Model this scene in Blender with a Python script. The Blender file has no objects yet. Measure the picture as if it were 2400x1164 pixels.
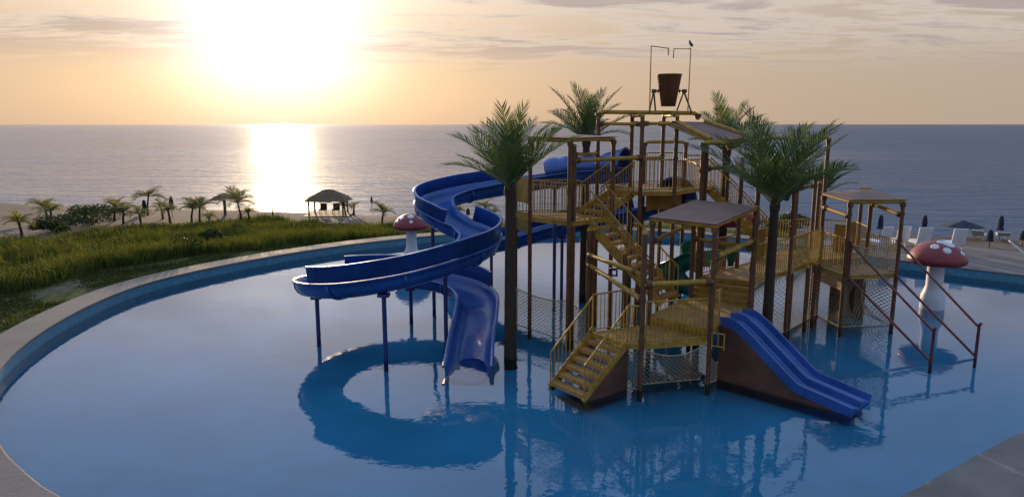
import bpy, math, random
from mathutils import Vector
random.seed(7)
R = math.radians
S = bpy.context.scene
C = S.collection

# ------------------------------------------------------------------ camera
PXF, CAM_H = 1650.0, 6.7                       # focal length in photograph pixels (2400 wide), camera height
PITCH = math.atan((582 - 291) / PXF)
cam_d = bpy.data.cameras.new('camera')
cam = bpy.data.objects.new('camera', cam_d)
C.objects.link(cam)
cam.location = (0, 0, CAM_H)
cam.rotation_euler = (math.pi / 2 - PITCH, 0, 0)
cam_d.sensor_width = 36.0
cam_d.lens = 36.0 * PXF / 2400
cam_d.clip_start = 0.1
cam_d.clip_end = 60000
S.camera = cam

# ------------------------------------------------------------------ sky, sun, exposure
SUN_EL, SUN_AZ = R(6.0), R(-17.9)              # azimuth measured from +Y towards +X
sun_dir = Vector((math.sin(SUN_AZ) * math.cos(SUN_EL), math.cos(SUN_AZ) * math.cos(SUN_EL), math.sin(SUN_EL)))
W = bpy.data.worlds.new('World')
S.world = W
W.use_nodes = True
nt = W.node_tree
nt.nodes.clear()


def N(tree, kind, **kw):
    n = tree.nodes.new(kind)
    for k, v in kw.items():
        if k == 'ins':
            for i, val in v.items():
                n.inputs[i].default_value = val
        else:
            setattr(n, k, v)
    return n


def math_node(tree, op, a, b=None, c=None, clamp=False):
    n = tree.nodes.new('ShaderNodeMath')
    n.operation = op
    n.use_clamp = clamp
    for i, v in enumerate((a, b, c)):
        if v is None:
            continue
        if isinstance(v, (int, float)):
            n.inputs[i].default_value = v
        else:
            tree.links.new(v, n.inputs[i])
    return n.outputs[0]


def map_range(tree, v, a, b, c=0.0, d=1.0, smooth=True):
    n = tree.nodes.new('ShaderNodeMapRange')
    n.interpolation_type = 'SMOOTHSTEP' if smooth else 'LINEAR'
    tree.links.new(v, n.inputs[0])
    for i, x in enumerate((a, b, c, d)):
        n.inputs[i + 1].default_value = x
    return n.outputs[0]


def mix_col(tree, f, a, b, blend='MIX'):
    n = tree.nodes.new('ShaderNodeMix')
    n.data_type = 'RGBA'
    n.blend_type = blend
    for i, v in ((0, f), (6, a), (7, b)):
        if isinstance(v, (int, float)):
            n.inputs[i].default_value = v
        elif isinstance(v, tuple):
            n.inputs[i].default_value = (*v, 1.0) if len(v) == 3 else v
        else:
            tree.links.new(v, n.inputs[i])
    return n.outputs[2]


def build_world():
    t = nt
    L = t.links.new
    sky = N(t, 'ShaderNodeTexSky', sky_type='NISHITA', sun_disc=False, sun_elevation=SUN_EL,
            sun_rotation=SUN_AZ, altitude=0.0, air_density=1.0, dust_density=2.5, ozone_density=1.0)
    tc = N(t, 'ShaderNodeTexCoord')
    sep = N(t, 'ShaderNodeSeparateXYZ')
    L(tc.outputs['Generated'], sep.inputs[0])
    z = sep.outputs[2]
    # angle to the sun
    dot = N(t, 'ShaderNodeVectorMath', operation='DOT_PRODUCT')
    L(tc.outputs['Generated'], dot.inputs[0])
    dot.inputs[1].default_value = sun_dir
    ang = math_node(t, 'ARCCOSINE', dot.outputs['Value'])
    # forward scattering of thin high cloud and sea haze round the sun
    halo = math_node(t, 'EXPONENT', math_node(t, 'DIVIDE', ang, -0.15))
    broad = math_node(t, 'EXPONENT', math_node(t, 'DIVIDE', ang, -0.42))
    q = math_node(t, 'POWER', math_node(t, 'DIVIDE', ang, 0.125), 2.6)
    core = math_node(t, 'EXPONENT', math_node(t, 'MULTIPLY', q, -1.0))
    # planar cloud layer
    den = math_node(t, 'ADD', math_node(t, 'MAXIMUM', z, 0.0), 0.06)
    cx = math_node(t, 'DIVIDE', sep.outputs[0], den)
    cy = math_node(t, 'DIVIDE', sep.outputs[1], den)
    comb = N(t, 'ShaderNodeCombineXYZ')
    L(cx, comb.inputs[0]); L(cy, comb.inputs[1])
    mp = N(t, 'ShaderNodeMapping')
    mp.inputs['Rotation'].default_value = (0, 0, R(14))
    mp.inputs['Scale'].default_value = (0.55, 1.25, 1.0)
    L(comb.outputs[0], mp.inputs[0])
    n1 = N(t, 'ShaderNodeTexNoise', ins={'Scale': 1.5, 'Detail': 9.0, 'Roughness': 0.66, 'Distortion': 0.5})
    n2 = N(t, 'ShaderNodeTexNoise', ins={'Scale': 0.35, 'Detail': 3.0, 'Roughness': 0.5})
    L(mp.outputs[0], n1.inputs['Vector']); L(mp.outputs[0], n2.inputs['Vector'])
    s = math_node(t, 'ADD', n1.outputs['Fac'], math_node(t, 'MULTIPLY', math_node(t, 'SUBTRACT', n2.outputs['Fac'], 0.5), 0.9))
    cov = map_range(t, s, 0.36, 0.54)
    band = map_range(t, z, 0.055, 0.125)
    cov = math_node(t, 'MULTIPLY', cov, band)
    cov = math_node(t, 'MULTIPLY', cov, map_range(t, z, 0.17, 0.34, 1.0, 0.2))   # the bank thins out overhead
    # colours (radiance in sky units)
    warm = mix_col(t, halo, (0.0, 0.0, 0.0), (2.5, 2.5, 2.5))
    sheen = mix_col(t, broad, (0.0, 0.0, 0.0), mix_col(t, map_range(t, z, 0.10, 0.27), (3.6, 1.6, 0.0), (13.0, 11.2, 10.4)))
    core = math_node(t, 'MULTIPLY', core, map_range(t, z, 0.0, 0.08, 0.45, 1.0))      # sea haze dims the glow near the horizon
    glow = mix_col(t, core, (0.0, 0.0, 0.0), (3.8, 4.8, 6.0))
    low_f = map_range(t, z, 0.15, 0.31)
    base_f = map_range(t, z, 0.0, 0.15)
    high_f = map_range(t, z, 0.22, 0.75)
    hazec = mix_col(t, base_f, (4.4, 3.55, 2.9), (4.3, 3.75, 3.3))
    hazec = mix_col(t, low_f, hazec, (1.1, 2.5, 4.9))
    hazec = mix_col(t, high_f, hazec, (3.2, 5.4, 8.6))
    a = mix_col(t, 0.93, sky.outputs[0], hazec)
    a = mix_col(t, 1.0, a, warm, 'ADD')
    a = mix_col(t, 1.0, a, sheen, 'ADD')
    # clouds are thicker veils: grey-mauve away from the sun, bright where they scatter it
    lit = mix_col(t, halo, (6.9, 5.9, 5.2), (14.0, 11.5, 8.0))
    dark = mix_col(t, halo, (4.0, 3.45, 3.35), (10.0, 6.8, 4.4))
    thick = map_range(t, s, 0.44, 0.62)
    cl = mix_col(t, thick, lit, dark)
    b = mix_col(t, math_node(t, 'MULTIPLY', cov, 0.85), a, cl)
    b = mix_col(t, 1.0, b, glow, 'ADD')
    bg = N(t, 'ShaderNodeBackground', ins={'Strength': SKY_STRENGTH})
    L(b, bg.inputs[0])
    out = N(t, 'ShaderNodeOutputWorld')
    L(bg.outputs[0], out.inputs[0])


SKY_STRENGTH = 0.10
build_world()
sun_l = bpy.data.lights.new('sun', 'SUN')
sun_l.energy = 4.6
sun_l.angle = R(0.6)
sun_l.color = (1.0, 0.74, 0.45)
sun_o = bpy.data.objects.new('sun', sun_l)
C.objects.link(sun_o)
sun_o.rotation_euler = (-sun_dir).to_track_quat('-Z', 'Y').to_euler()
S.view_settings.view_transform = 'Standard'
S.view_settings.look = 'None'
S.view_settings.exposure = 0.1
S.view_settings.gamma = 1.0
S.view_settings.use_curve_mapping = False
S.render.engine = 'CYCLES'
S.cycles.max_bounces = 8
S.cycles.transparent_max_bounces = 12
S.cycles.caustics_reflective = False
S.cycles.caustics_refractive = False
S.cycles.sample_clamp_indirect = 6.0


# ------------------------------------------------------------------ helpers
def zat(px, py, Y):
    """world point seen at photograph pixel (px, py) when it stands at distance Y"""
    c, s = math.cos(PITCH), math.sin(PITCH)
    u, v = px - 1200, 582 - py
    t = Y / (PXF * c + v * s)
    return Vector((u * t, Y, CAM_H + (v * c - PXF * s) * t))


def on_plane(px, py, z):
    c, s = math.cos(PITCH), math.sin(PITCH)
    u, v = px - 1200, 582 - py
    t = (z - CAM_H) / (v * c - PXF * s)
    return Vector((u * t, (PXF * c + v * s) * t, z))


def tag(o, label=None, cat=None, group=None, kind=None):
    if label: o['label'] = label
    if cat: o['category'] = cat
    if group: o['group'] = group
    if kind: o['kind'] = kind
    return o


def empty(name, loc=(0, 0, 0), rz=0.0, label=None, cat=None, group=None):
    o = bpy.data.objects.new(name, None)
    o.empty_display_size = 0.2
    C.objects.link(o)
    o.location = loc
    o.rotation_euler = (0, 0, rz)
    return tag(o, label, cat, group)


def copy_tree(o, parent=None):
    c = o.copy()
    C.objects.link(c)
    c.parent = parent
    for ch in list(o.children):
        copy_tree(ch, c)
    return c


class MB:
    def __init__(self):
        self.v, self.f, self.sm = [], [], []

    def add(self, vs, fs, smooth=False):
        o = len(self.v)
        self.v.extend([tuple(p) for p in vs])
        self.f.extend([tuple(i + o for i in f) for f in fs])
        self.sm.extend([smooth] * len(fs))

    def obox(self, c, ax, ay, az):
        """box centred on c with half-axis vectors"""
        c = Vector(c)
        vs = [c + sx * ax + sy * ay + sz * az for sz in (-1, 1) for sy in (-1, 1) for sx in (-1, 1)]
        self.add(vs, [(0, 2, 3, 1), (4, 5, 7, 6), (0, 1, 5, 4), (2, 6, 7, 3), (0, 4, 6, 2), (1, 3, 7, 5)])

    def box(self, a, b):
        c = [(a[i] + b[i]) / 2 for i in range(3)]
        h = [(b[i] - a[i]) / 2 for i in range(3)]
        self.obox(c, Vector((h[0], 0, 0)), Vector((0, h[1], 0)), Vector((0, 0, h[2])))

    def bar(self, p0, p1, w, h, up=Vector((0, 0, 1))):
        p0, p1 = Vector(p0), Vector(p1)
        d = (p1 - p0)
        side = d.cross(up)
        if side.length < 1e-6:
            side = Vector((1, 0, 0))
        side.normalize()
        u = side.cross(d).normalized()
        self.obox((p0 + p1) / 2, d / 2, side * w / 2, u * h / 2)

    def tube(self, pts, r, n=8, caps=True):
        """round tube along a polyline; r a number or list"""
        pts = [Vector(p) for p in pts]
        m = len(pts)
        rs = r if isinstance(r, (list, tuple)) else [r] * m
        vs, fs = [], []
        ref = None
        for i, p in enumerate(pts):
            if i == 0: t = pts[1] - pts[0]
            elif i == m - 1: t = pts[-1] - pts[-2]
            else: t = (pts[i] - pts[i - 1]).normalized() + (pts[i + 1] - pts[i]).normalized()
            t.normalize()
            if ref is None:
                ref = Vector((0, 0, 1)) if abs(t.z) < 0.9 else Vector((1, 0, 0))
            a = t.cross(ref).normalized()
            b = a.cross(t).normalized()
            ref = b
            for k in range(n):
                th = 2 * math.pi * k / n
                vs.append(p + (a * math.cos(th) + b * math.sin(th)) * rs[i])
        for i in range(m - 1):
            for k in range(n):
                k2 = (k + 1) % n
                fs.append((i * n + k, (i + 1) * n + k, (i + 1) * n + k2, i * n + k2))
        self.add(vs, fs, True)
        if caps:
            self.add(vs[:n], [tuple(range(n))])
            self.add(vs[-n:], [tuple(reversed(range(n)))])

    def lathe(self, prof, c=(0, 0, 0), n=24, smooth=True):
        """profile of (r, z) revolved about the vertical through c"""
        vs, fs = [], []
        for r, z in prof:
            for k in range(n):
                th = 2 * math.pi * k / n
                vs.append((c[0] + r * math.cos(th), c[1] + r * math.sin(th), c[2] + z))
        for i in range(len(prof) - 1):
            for k in range(n):
                k2 = (k + 1) % n
                fs.append((i * n + k, i * n + k2, (i + 1) * n + k2, (i + 1) * n + k))
        self.add(vs, fs, smooth)

    def prism(self, poly, z0, z1):
        """poly counter-clockwise, extruded from z0 to z1"""
        n = len(poly)
        area = sum(poly[i][0] * poly[(i + 1) % n][1] - poly[(i + 1) % n][0] * poly[i][1] for i in range(n))
        if area < 0: poly = poly[::-1]
        vs = [(p[0], p[1], z0) for p in poly] + [(p[0], p[1], z1) for p in poly]
        fs = [tuple(reversed(range(n))), tuple(range(n, 2 * n))]
        for i in range(n):
            j = (i + 1) % n
            fs.append((i, j, n + j, n + i))
        self.add(vs, fs)

    def mesh(self, name, mat):
        me = bpy.data.meshes.new(name)
        me.from_pydata(self.v, [], self.f)
        me.polygons.foreach_set('use_smooth', self.sm)
        me.update()
        for m in (mat if isinstance(mat, (list, tuple)) else [mat]):
            me.materials.append(m)
        return me

    def build(self, name, mat, parent=None):
        o = bpy.data.objects.new(name, self.mesh(name, mat))
        C.objects.link(o)
        if parent: o.parent = parent
        return o


def catmull(pts, step=0.15, closed=False):
    """even resampling of a Catmull-Rom curve; pts are equal-length tuples"""
    pts = [Vector(p) for p in pts]
    n = len(pts)
    out = []
    for i in range(n if closed else n - 1):
        if closed:
            p0, p1, p2, p3 = (pts[(i + k - 1) % n] for k in range(4))
        else:
            p1, p2 = pts[i], pts[i + 1]
            p0 = pts[i - 1] if i else p1 * 2 - p2
            p3 = pts[i + 2] if i + 2 < n else p2 * 2 - p1
        m = max(2, int((p2 - p1).length / step + 0.5))
        for k in range(m):
            t = k / m
            out.append(0.5 * ((2 * p1) + (p2 - p0) * t + (2 * p0 - 5 * p1 + 4 * p2 - p3) * t * t + (3 * p1 - p0 - 3 * p2 + p3) * t ** 3))
    if not closed:
        out.append(pts[-1])
    return out


# ------------------------------------------------------------------ materials
def new_mat(name):
    m = bpy.data.materials.new(name)
    m.use_nodes = True
    t = m.node_tree
    t.nodes.clear()
    out = t.nodes.new('ShaderNodeOutputMaterial')
    return m, t, out


def paint(name, col, rough=0.45, var=0.25, scale=3.0, bump=0.0, bscale=40.0, col2=None, spec=0.5, metal=0.0, stretch=None, coat=0.0):
    """weathered opaque surface: noise-mottled colour, uneven gloss, fine relief"""
    m, t, out = new_mat(name)
    L = t.links.new
    bs = N(t, 'ShaderNodeBsdfPrincipled', ins={'Metallic': metal, 'Specular IOR Level': spec, 'Coat Weight': coat})
    tc = N(t, 'ShaderNodeTexCoord')
    vec = tc.outputs['Object']
    if stretch:
        mp = N(t, 'ShaderNodeMapping')
        mp.inputs['Scale'].default_value = stretch
        L(vec, mp.inputs[0])
        vec = mp.outputs[0]
    n1 = N(t, 'ShaderNodeTexNoise', ins={'Scale': scale, 'Detail': 6.0, 'Roughness': 0.65})
    L(vec, n1.inputs['Vector'])
    f = map_range(t, n1.outputs['Fac'], 0.3, 0.7)
    lo = tuple(c * (1 - var) for c in col)
    hi = tuple(min(1.0, c * (1 + var)) for c in col) if col2 is None else col2
    L(mix_col(t, f, lo, hi), bs.inputs['Base Color'])
    L(map_range(t, n1.outputs['Fac'], 0.25, 0.75, max(0.02, rough - 0.12), min(1, rough + 0.15)), bs.inputs['Roughness'])
    if bump > 0:
        n2 = N(t, 'ShaderNodeTexNoise', ins={'Scale': bscale, 'Detail': 4.0, 'Roughness': 0.6})
        L(vec, n2.inputs['Vector'])
        b = N(t, 'ShaderNodeBump', ins={'Strength': bump, 'Distance': 0.02})
        L(n2.outputs['Fac'], b.inputs['Height'])
        L(b.outputs[0], bs.inputs['Normal'])
    L(bs.outputs[0], out.inputs[0])
    return m


def leaf_mat(name, col, col2, trans=0.45, rough=0.5, scale=1.5):
    m, t, out = new_mat(name)
    L = t.links.new
    tc = N(t, 'ShaderNodeTexCoord')
    n1 = N(t, 'ShaderNodeTexNoise', ins={'Scale': scale, 'Detail': 5.0, 'Roughness': 0.7})
    L(tc.outputs['Object'], n1.inputs['Vector'])
    c = mix_col(t, map_range(t, n1.outputs['Fac'], 0.32, 0.68), col, col2)
    bs = N(t, 'ShaderNodeBsdfPrincipled', ins={'Roughness': rough, 'Specular IOR Level': 0.3})
    L(c, bs.inputs['Base Color'])
    tr = N(t, 'ShaderNodeBsdfTranslucent')
    L(mix_col(t, 1.0, c, (1.25, 1.15, 0.5), 'MULTIPLY'), tr.inputs[0])
    mx = N(t, 'ShaderNodeMixShader', ins={0: trans})
    L(bs.outputs[0], mx.inputs[1]); L(tr.outputs[0], mx.inputs[2])
    L(mx.outputs[0], out.inputs[0])
    return m


M = {}
M['yellow'] = paint('yellow_steel', (0.39, 0.225, 0.036), 0.6, 0.3, 4.0, spec=0.3)
M['deck'] = paint('deck_board', (0.37, 0.185, 0.05), 0.65, 0.3, 2.5, 0.25, 60)
M['panel'] = paint('yellow_panel', (0.32, 0.175, 0.034), 0.5, 0.25, 2.0)
M['post'] = paint('brown_post', (0.135, 0.062, 0.03), 0.55, 0.3, 3.5, spec=0.35)
M['red'] = paint('dark_red_steel', (0.16, 0.035, 0.035), 0.4, 0.3, 4.0)
M['canopy'] = paint('mauve_canopy', (0.23, 0.13, 0.105), 0.9, 0.2, 1.6, 0.15, 90)
M['blue'] = paint('blue_fibreglass', (0.024, 0.085, 0.32), 0.33, 0.22, 1.4, coat=0.2)
M['blue_steel'] = paint('blue_steel', (0.015, 0.035, 0.17), 0.4, 0.25, 3.0)
M['green'] = paint('green_fibreglass', (0.012, 0.16, 0.085), 0.35, 0.25, 3.0)
M['maroon'] = paint('maroon_fibreglass', (0.22, 0.02, 0.06), 0.35, 0.25, 3.0)
M['skirt'] = paint('brown_skirt', (0.105, 0.042, 0.022), 0.6, 0.35, 1.2, 0.2, 30)
M['bucket'] = paint('brown_bucket', (0.16, 0.07, 0.035), 0.5, 0.3, 1.8)
M['rope'] = paint('net_rope', (0.40, 0.33, 0.21), 0.9, 0.3, 8.0)
M['trunk'] = paint('palm_trunk', (0.05, 0.03, 0.02), 0.9, 0.45, 6.0, 0.7, 25, stretch=(1, 1, 4))
M['frond'] = leaf_mat('palm_frond', (0.055, 0.092, 0.04), (0.115, 0.155, 0.065), 0.38)
M['rachis'] = paint('frond_rib', (0.16, 0.17, 0.06), 0.6, 0.3, 4.0)
M['palm_small'] = leaf_mat('beach_palm_leaf', (0.11, 0.125, 0.03), (0.22, 0.19, 0.05), 0.6, scale=0.8)
M['grass'] = leaf_mat('tall_grass', (0.04, 0.062, 0.014), (0.125, 0.135, 0.03), 0.5, 0.65, 0.9)
M['lawn'] = leaf_mat('short_grass', (0.04, 0.055, 0.013), (0.095, 0.095, 0.024), 0.35, 0.65, 0.6)
M['shrub'] = leaf_mat('shrub_leaf', (0.03, 0.05, 0.015), (0.07, 0.09, 0.025), 0.3)
M['thatch'] = paint('thatch', (0.16, 0.10, 0.055), 0.95, 0.4, 5.0, 0.8, 30, stretch=(1, 1, 0.3))
M['wood'] = paint('wood_post', (0.14, 0.09, 0.055), 0.8, 0.3, 4.0)
M['umbrella'] = paint('navy_cloth', (0.016, 0.02, 0.045), 0.85, 0.3, 5.0)
M['white'] = paint('white_paint', (0.62, 0.62, 0.65), 0.5, 0.1, 3.0)
M['cap'] = paint('mushroom_red', (0.23, 0.022, 0.026), 0.45, 0.25, 2.0)
M['bird'] = paint('bird_black', (0.02, 0.02, 0.022), 0.7, 0.2, 20)

# ------------------------------------------------------------------ the setting
import numpy as np
rng = np.random.default_rng(11)
SEA_Z = -2.6
POOL = [(0, 8.3), (4.4, 9.75), (6.7, 11.17), (9.09, 12.75), (10.66, 13.75), (15, 16.2), (20, 18.6), (24.2, 21.2), (25.3, 24.2), (23.9, 27.0),
        (21.69, 29.3), (19.6, 31.2), (18.19, 32.75), (16.2, 35.4), (14.0, 38.0), (11.0, 40.6), (6.6, 42.2), (2.3, 42.1), (-1.5, 41.3), (-4.63, 39.9),
        (-6.6, 38.6), (-8.7, 36.9), (-10.86, 34.6), (-12.6, 32.2), (-13.9, 29.9), (-14.75, 27.6), (-14.98, 25.2), (-14.75, 22.2), (-14.15, 19.5),
        (-13.3, 17.3), (-12.1, 15.3), (-10.29, 13.2), (-9.06, 12.1), (-7.8, 11.17), (-4.8, 9.4)]
OUT = catmull([(x, y, 0) for x, y in POOL], 0.5, closed=True)
NO = len(OUT)
NRM = []
for i in range(NO):
    t = OUT[(i + 2) % NO] - OUT[i - 2]
    NRM.append(Vector((t.y, -t.x, 0)).normalized())   # outward for a counter-clockwise outline
OUTA = np.array([(p.x, p.y) for p in OUT])


def shore(x, y):
    """metres of land between (x, y) and the waterline"""
    return 60 - 0.27 * x + 1.3 * math.sin(x * 0.07 + 1) + 0.6 * math.sin(x * 0.19) - y


def pool_dist(x, y):
    return math.sqrt(float(((OUTA - (x, y)) ** 2).sum(1).min()))


def sstep(a, b, x):
    t = min(1, max(0, (x - a) / (b - a)))
    return t * t * (3 - 2 * t)


def ground_z(x, y):
    s = shore(x, y)
    z = 0.34 - 1.25 * (1 - sstep(3, 34, s)) - 3.2 * (1 - sstep(-7, 4, s)) - 4 * sstep(6, 60, -s)
    k = sstep(26, 14, s) * sstep(2, 8, s)
    z += k * (0.10 * math.sin(x * 0.31 + y * 0.2) + 0.08 * math.sin(x * 0.73 - y * 0.5))
    return z


def on_ground(px, py):
    z = 0.0
    for _ in range(12):
        p = on_plane(px, py, z)
        z = ground_z(p.x, p.y)
    return Vector((p.x, p.y, z))


def make_ground():
    ds = [0.5, 1.1, 2, 2.8, 3.6, 4.6, 5.8, 7, 8.5, 10, 12, 14, 16, 18, 20, 22.5, 25, 27.5, 30, 33, 36, 40, 45, 52, 60, 75, 100, 150, 240, 400]
    vs, fs, zone = [], [], []
    for d in ds:
        for p, n in zip(OUT, NRM):
            q = p + n * d
            z = ground_z(q.x, q.y) if d > 0.6 else 0.2
            vs.append((q.x, q.y, z))
            s = shore(q.x, q.y)
            sand = 1 - sstep(9, 16, s + 2.5 * math.sin(q.x * 0.25) + 1.5 * math.sin(q.x * 0.6 + q.y * 0.4))
            if q.x < -17:
                sand = max(sand, sstep(-21, -26, q.x) * sstep(31, 25, s + 2 * math.sin(q.y * 0.5)))
            wet = sstep(4.5, 1.5, s)
            zone.append((sand, wet, 0, 1))
    for r in range(len(ds) - 1):
        for i in range(NO):
            j = (i + 1) % NO
            fs.append((r * NO + i, (r + 1) * NO + i, (r + 1) * NO + j, r * NO + j))
    me = bpy.data.meshes.new('ground')
    me.from_pydata(vs, [], fs)
    me.polygons.foreach_set('use_smooth', [True] * len(fs))
    at = me.color_attributes.new('zone', 'FLOAT_COLOR', 'POINT')
    at.data.foreach_set('color', [c for z in zone for c in z])
    m, t, out = new_mat('ground_soil')
    L = t.links.new
    a = N(t, 'ShaderNodeAttribute', attribute_name='zone')
    sp = N(t, 'ShaderNodeSeparateColor')
    L(a.outputs['Color'], sp.inputs[0])
    tc = N(t, 'ShaderNodeTexCoord')
    n1 = N(t, 'ShaderNodeTexNoise', ins={'Scale': 0.35, 'Detail': 8.0, 'Roughness': 0.65})
    n2 = N(t, 'ShaderNodeTexNoise', ins={'Scale': 3.0, 'Detail': 8.0, 'Roughness': 0.7})
    for n in (n1, n2): L(tc.outputs['Object'], n.inputs['Vector'])
    soil = mix_col(t, map_range(t, n2.outputs['Fac'], 0.35, 0.65), (0.10, 0.075, 0.045), (0.20, 0.15, 0.095))
    turf = mix_col(t, map_range(t, n2.outputs['Fac'], 0.3, 0.7), (0.045, 0.06, 0.014), (0.10, 0.105, 0.03))
    soil = mix_col(t, map_range(t, n1.outputs['Fac'], 0.60, 0.50), soil, turf)
    sand = mix_col(t, map_range(t, n2.outputs['Fac'], 0.3, 0.7), (0.125, 0.092, 0.075), (0.175, 0.132, 0.105))
    sand = mix_col(t, sp.outputs[1], sand, (0.11, 0.08, 0.06))
    f = math_node(t, 'ADD', sp.outputs[0], math_node(t, 'MULTIPLY', math_node(t, 'SUBTRACT', n1.outputs['Fac'], 0.5), 0.8))
    col = mix_col(t, map_range(t, f, 0.4, 0.6), soil, sand)
    bs = N(t, 'ShaderNodeBsdfPrincipled', ins={'Roughness': 0.95, 'Specular IOR Level': 0.15})
    L(col, bs.inputs['Base Color'])
    b = N(t, 'ShaderNodeBump', ins={'Strength': 0.6, 'Distance': 0.15})
    L(n2.outputs['Fac'], b.inputs['Height']); L(b.outputs[0], bs.inputs['Normal'])
    L(bs.outputs[0], out.inputs[0])
    me.materials.append(m)
    o = bpy.data.objects.new('ground', me)
    C.objects.link(o)
    return tag(o, kind='structure')


make_ground()


def coping_width(x, y):
    near = sstep(17.0, 11.5, y)
    right = sstep(13, 19, x) * sstep(44, 38, y)
    return 1.1 + 8.0 * near + 5.5 * right * (1 - near)


def make_coping():
    prof_in = [(0.0, 0.33), (-0.03, 0.345), (-0.04, 0.37), (-0.03, 0.395), (0.0, 0.41)]   # bullnose over the wall
    m = MB()
    rows = []
    for p, n in zip(OUT, NRM):
        w = coping_width(p.x, p.y)
        row = [(p.x + n.x * d, p.y + n.y * d, z) for d, z in prof_in]
        row += [(p.x + n.x * w * k, p.y + n.y * w * k, 0.41) for k in (0.25, 0.5, 0.75, 1.0)]
        row += [(p.x + n.x * w, p.y + n.y * w, 0.1)]
        rows.append(row)
    k = len(rows[0])
    vs = [v for r in rows for v in r]
    fs = []
    for i in range(NO):
        j = (i + 1) % NO
        for a in range(k - 1):
            fs.append((i * k + a, i * k + a + 1, j * k + a + 1, j * k + a))
    m.add(vs, fs)
    mat = paint('coping_concrete', (0.19, 0.155, 0.145), 0.85, 0.24, 0.8, 0.4, 14, spec=0.25)
    tag(m.build('pool_coping', mat), kind='structure')


make_coping()


def tile_mat():
    m, t, out = new_mat('pool_tile')
    L = t.links.new
    tc = N(t, 'ShaderNodeTexCoord')
    n = N(t, 'ShaderNodeTexNoise', ins={'Scale': 5.0, 'Detail': 4.0})
    L(tc.outputs['Object'], n.inputs['Vector'])
    v = N(t, 'ShaderNodeTexVoronoi', ins={'Scale': 9.0})
    L(tc.outputs['Object'], v.inputs['Vector'])
    c = mix_col(t, map_range(t, v.outputs['Distance'], 0.0, 0.8), (0.055, 0.20, 0.30), (0.085, 0.27, 0.37))
    c = mix_col(t, map_range(t, n.outputs['Fac'], 0.3, 0.7), c, (0.06, 0.19, 0.27))
    bs = N(t, 'ShaderNodeBsdfPrincipled', ins={'Roughness': 0.35})
    L(c, bs.inputs['Base Color'])
    L(bs.outputs[0], out.inputs[0])
    return m


def make_pool():
    m = MB()
    vs = [(p.x, p.y, 0.335) for p in OUT] + [(p.x, p.y, -0.34) for p in OUT]
    fs = [(i, NO + i, NO + (i + 1) % NO, (i + 1) % NO) for i in range(NO)]
    m.add(vs, fs, True)
    tag(m.build('pool_wall', tile_mat()), kind='structure')
    f = MB()
    f.add([(p.x, p.y, -0.30) for p in OUT], [tuple(range(NO))])
    floor = paint('pool_floor_paint', (0.045, 0.32, 0.55), 0.6, 0.12, 0.45)
    tag(f.build('pool_floor', floor), kind='structure')
    # water: clear sheet, Fresnel reflection over the tinted floor
    w = MB()
    w.add([(p.x - n.x * 0.004, p.y - n.y * 0.004, 0.0) for p, n in zip(OUT, NRM)], [tuple(range(NO))])
    mt, t, out = new_mat('pool_water')
    L = t.links.new
    tc = N(t, 'ShaderNodeTexCoord')
    n1 = N(t, 'ShaderNodeTexNoise', ins={'Scale': 1.6, 'Detail': 3.0, 'Roughness': 0.55, 'Distortion': 0.3})
    n2 = N(t, 'ShaderNodeTexNoise', ins={'Scale': 7.0, 'Detail': 2.0, 'Roughness': 0.5})
    for n in (n1, n2): L(tc.outputs['Object'], n.inputs['Vector'])
    h = math_node(t, 'ADD', math_node(t, 'MULTIPLY', n1.outputs['Fac'], 1.0), math_node(t, 'MULTIPLY', n2.outputs['Fac'], 0.22))
    b = N(t, 'ShaderNodeBump', ins={'Strength': 1.0, 'Distance': 0.0045})
    L(h, b.inputs['Height'])
    fr = N(t, 'ShaderNodeFresnel', ins={'IOR': 1.46})
    L(b.outputs[0], fr.inputs['Normal'])
    gl = N(t, 'ShaderNodeBsdfGlossy', ins={'Roughness': 0.015, 'Color': (1, 1, 1, 1)})
    L(b.outputs[0], gl.inputs['Normal'])
    tr = N(t, 'ShaderNodeBsdfTransparent', ins={'Color': (0.80, 0.93, 0.97, 1)})
    mx = N(t, 'ShaderNodeMixShader')
    L(fr.outputs[0], mx.inputs[0]); L(tr.outputs[0], mx.inputs[1]); L(gl.outputs[0], mx.inputs[2])
    L(mx.outputs[0], out.inputs[0])
    tag(w.build('pool_water', mt), kind='structure')


make_pool()


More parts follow.
